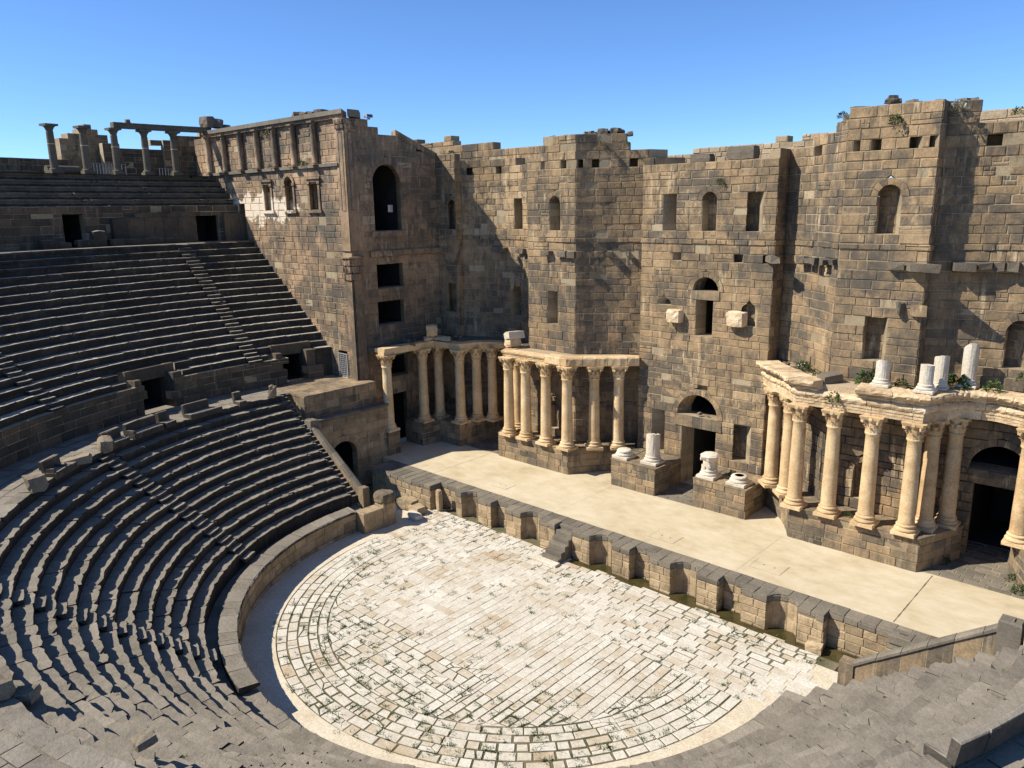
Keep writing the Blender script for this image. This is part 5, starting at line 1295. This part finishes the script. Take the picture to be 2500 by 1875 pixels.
# dark slabs of the tower foot: lattice gate in the tower doorway
gt = empty('lattice_gate', (-27.45,-.46,6.32), 'pale metal lattice gate in the doorway at the foot of the wing tower', 'gate')
for x in (-28.05,-26.85): mb = MB(); mb.box(x-.04,x+.04,-.5,-.42,6.32,8.42); mb.obj('frame_bar', M['gate'], gt)
for z in (6.34,8.38): mb = MB(); mb.box(-28.01,-26.89,-.5,-.42,z-.03,z+.03); mb.obj('frame_bar', M['gate'], gt)
for k in range(11):
    mb = MB(); z = 6.5+k*.17; mb.box(-28.0,-26.9,-.47,-.45,z-.016,z+.016); mb.obj('lattice_bar', M['gate'], gt)
for k in range(1,5):
    mb = MB(); x = -28.01+k*.224; mb.box(x-.016,x+.016,-.465,-.445,6.36,8.36); mb.obj('lattice_bar', M['gate'], gt)

for c, s_, t_, l in (((1.6,-33.4,6.7),(1.1,.9,.6),.8,'large rounded boulder lying on the seats at the lower left edge'),((1.95,-32.8,6.2),(.75,.6,.4),.7,'second boulder below the large one at the lower left edge'),(polar(24.3,287.0,6.2),(.6,.45,.3),.9,'pale squared stone on the seats near the bottom left')):
    loose('boulder', c, s_, 'rubble', t_, l, None, .14, 4)
# ---------------------------------------------------------------- plants
def plant(c, s, label, mat='leaf', n=170, droop=0.0, group='plants on the walls', name='shrub', flat=1.0):
    mb = MB(); st_ = MB()
    for k in range(9):
        a = R.uniform(0,2*pi); t = (c[0]+cos(a)*s*.55, c[1]+sin(a)*s*.45, c[2]+s*(.7-droop)*R.uniform(.5,1)*flat)
        st_.add([(c[0]-.012,c[1],c[2]),(c[0]+.012,c[1],c[2]),t], [(0,1,2)], .5)
    for k in range(n):
        a = R.uniform(0,2*pi); el_ = R.uniform(-.1,1.25); r = s*R.uniform(.25,1.0)**.6
        p = Vector((c[0]+cos(a)*cos(el_)*r*.8, c[1]+sin(a)*cos(el_)*r*.6, c[2]+(sin(el_)*r*flat-droop*r*R.random())))
        d = Vector((cos(a)*cos(el_),sin(a)*cos(el_),sin(el_)*.8-droop)).normalized(); l = s*R.uniform(.14,.3); w = l*R.uniform(.25,.42)
        sd = d.cross(Vector((R.uniform(-1,1),R.uniform(-1,1),R.uniform(-.3,1)))).normalized()*w
        mb.add([tuple(p), tuple(p+d*l*.5+sd), tuple(p+d*l), tuple(p+d*l*.5-sd)], [(0,1,2,3)], R.random())
    e = empty(name, c, label, 'plant', group); mb.obj('foliage', M[mat], e); st_.obj('stem', M['dryleaf'], e)
for c, s, l, m_, dr in (((7.9,9.55,9.9),.85,'green bush beside the white stone on the right ledge','leaf',0),((9.2,8.35,9.9),.5,'small sprig at the foot of the right wall section','leaf',0),((8.0,8.9,9.9),.45,'thin tuft at the rim of the right ledge','leaf',0),
     ((12.2,8.2,10.1),1.1,'large drooping plant left of the first white stump','leaf',.35),((14.2,7.6,10.15),.6,'small plant right of the first white stump','leaf',0),((16.6,9.1,10.1),1.15,'bushy green plant between the tall stumps','leaf',.1),((18.3,9.4,10.15),.8,'low grey green plant right of the tallest stump','leaf',0),((19.6,9.5,10.9),.6,'small plant at the right edge on the ledge','leaf',0),
     ((11.05,6.25,9.2),.75,'plant hanging over the right architrave','leaf',.55),((12.35,8.5,24.4),.62,'bright green plant growing from the wall top right of centre','leaf',.2),((15.1,9.55,24.9),.75,'silvery plant on the wall top beside the right corner','paleleaf',.2),((9.3,9.0,24.9),.5,'green tuft on the sloping top of the right wall','leaf',0),((17.6,10.7,24.5),.5,'green tuft on the wall top near the right edge','leaf',0),
     ((1.15,10.35,21.6),.5,'dark plant above the small arched niche in the middle','leaf',.3),((-8.2,9.9,24.6),.55,'dry plant hanging below the rubble heap on the left','dryleaf',.4),((-24.0,9.6,24.75),.5,'tuft on the wall top beside the wing tower','leaf',0),((-6.7,10.9,24.5),.4,'small tuft right of the rubble heap','leaf',0),
     ((-35.8,-.6,27.0),.75,'dry plant hanging from the tower cornice','dryleaf',.5),((-36.8,-.65,26.8),.6,'second dry plant under the tower cornice','dryleaf',.5),((-31.4,-.62,23.95),.6,'green plant on the tower string course','leaf',0),((-30.8,-.62,23.92),.45,'small dry tuft on the tower string course','dryleaf',0),((-36.3,-.62,23.92),.4,'tuft at the middle of the tower string course','dryleaf',0),((-33.2,-.62,23.92),.4,'tuft right of the middle of the tower string course','dryleaf',0),
     ((-14.3,7.2,2.05),.6,'green plant at the foot of the left column row','leaf',0),((-10.0,7.2,2.05),.5,'green plant between the third column and the corner column','leaf',0),((12.2,7.0,2.05),.4,'small plant between the columns of the right podium','leaf',0),((3.6,9.3,2.05),.5,'weeds behind the leafy drum','leaf',0),
     ((17.0,8.6,.03),.7,'weeds along the shaded foot of the right podium','leaf',0),((21.0,7.3,.03),.7,'weeds at the foot of the podium by the right edge','leaf',0),((20.5,8.6,.03),.6,'weeds near the right arched door','leaf',0),((17.5,-6.1,-.2),.5,'tuft at the foot of the near balustrade','leaf',0)):
    plant(c, s*.72, l, m_, int(110+140*s), dr)
# weeds in the seat joints
sg = MB()
for k in range(430):
    i = R.randint(0,12); az = R.uniform(180,359) if R.random() < .75 else R.uniform(300,358); r, z, h, d = low[i]; rr_ = r+d-.02 if R.random() < .7 else r+R.uniform(.1,.6)
    q = polar(rr_, az, z)
    for b in range(R.randint(6,16)):
        a = R.uniform(0,2*pi); l = R.uniform(.03,.12); x0, y0 = q[0]+R.gauss(0,.06), q[1]+R.gauss(0,.06)
        sg.add([(x0-.01*sin(a),y0+.01*cos(a),q[2]-.02),(x0+.01*sin(a),y0-.01*cos(a),q[2]-.02),(x0+cos(a)*l,y0+sin(a)*l,q[2]+l*.7)], [(0,1,2)], R.random())
for k in range(120):
    i = R.randint(0,16); az = R.uniform(176,215); r, z, h, d = mid[i]; q = polar(r+d-.02, az, z)
    for b in range(10):
        a = R.uniform(0,2*pi); l = R.uniform(.04,.16); x0, y0 = q[0]+R.gauss(0,.08), q[1]+R.gauss(0,.08)
        sg.add([(x0-.012*sin(a),y0+.012*cos(a),q[2]-.02),(x0+.012*sin(a),y0-.012*cos(a),q[2]-.02),(x0+cos(a)*l,y0+sin(a)*l,q[2]+l*.8)], [(0,1,2)], R.random())
sg.obj('seat_weeds', M['leaf'], label='sparse green weeds in the joints of the dark seats', cat='grass', kind='stuff')
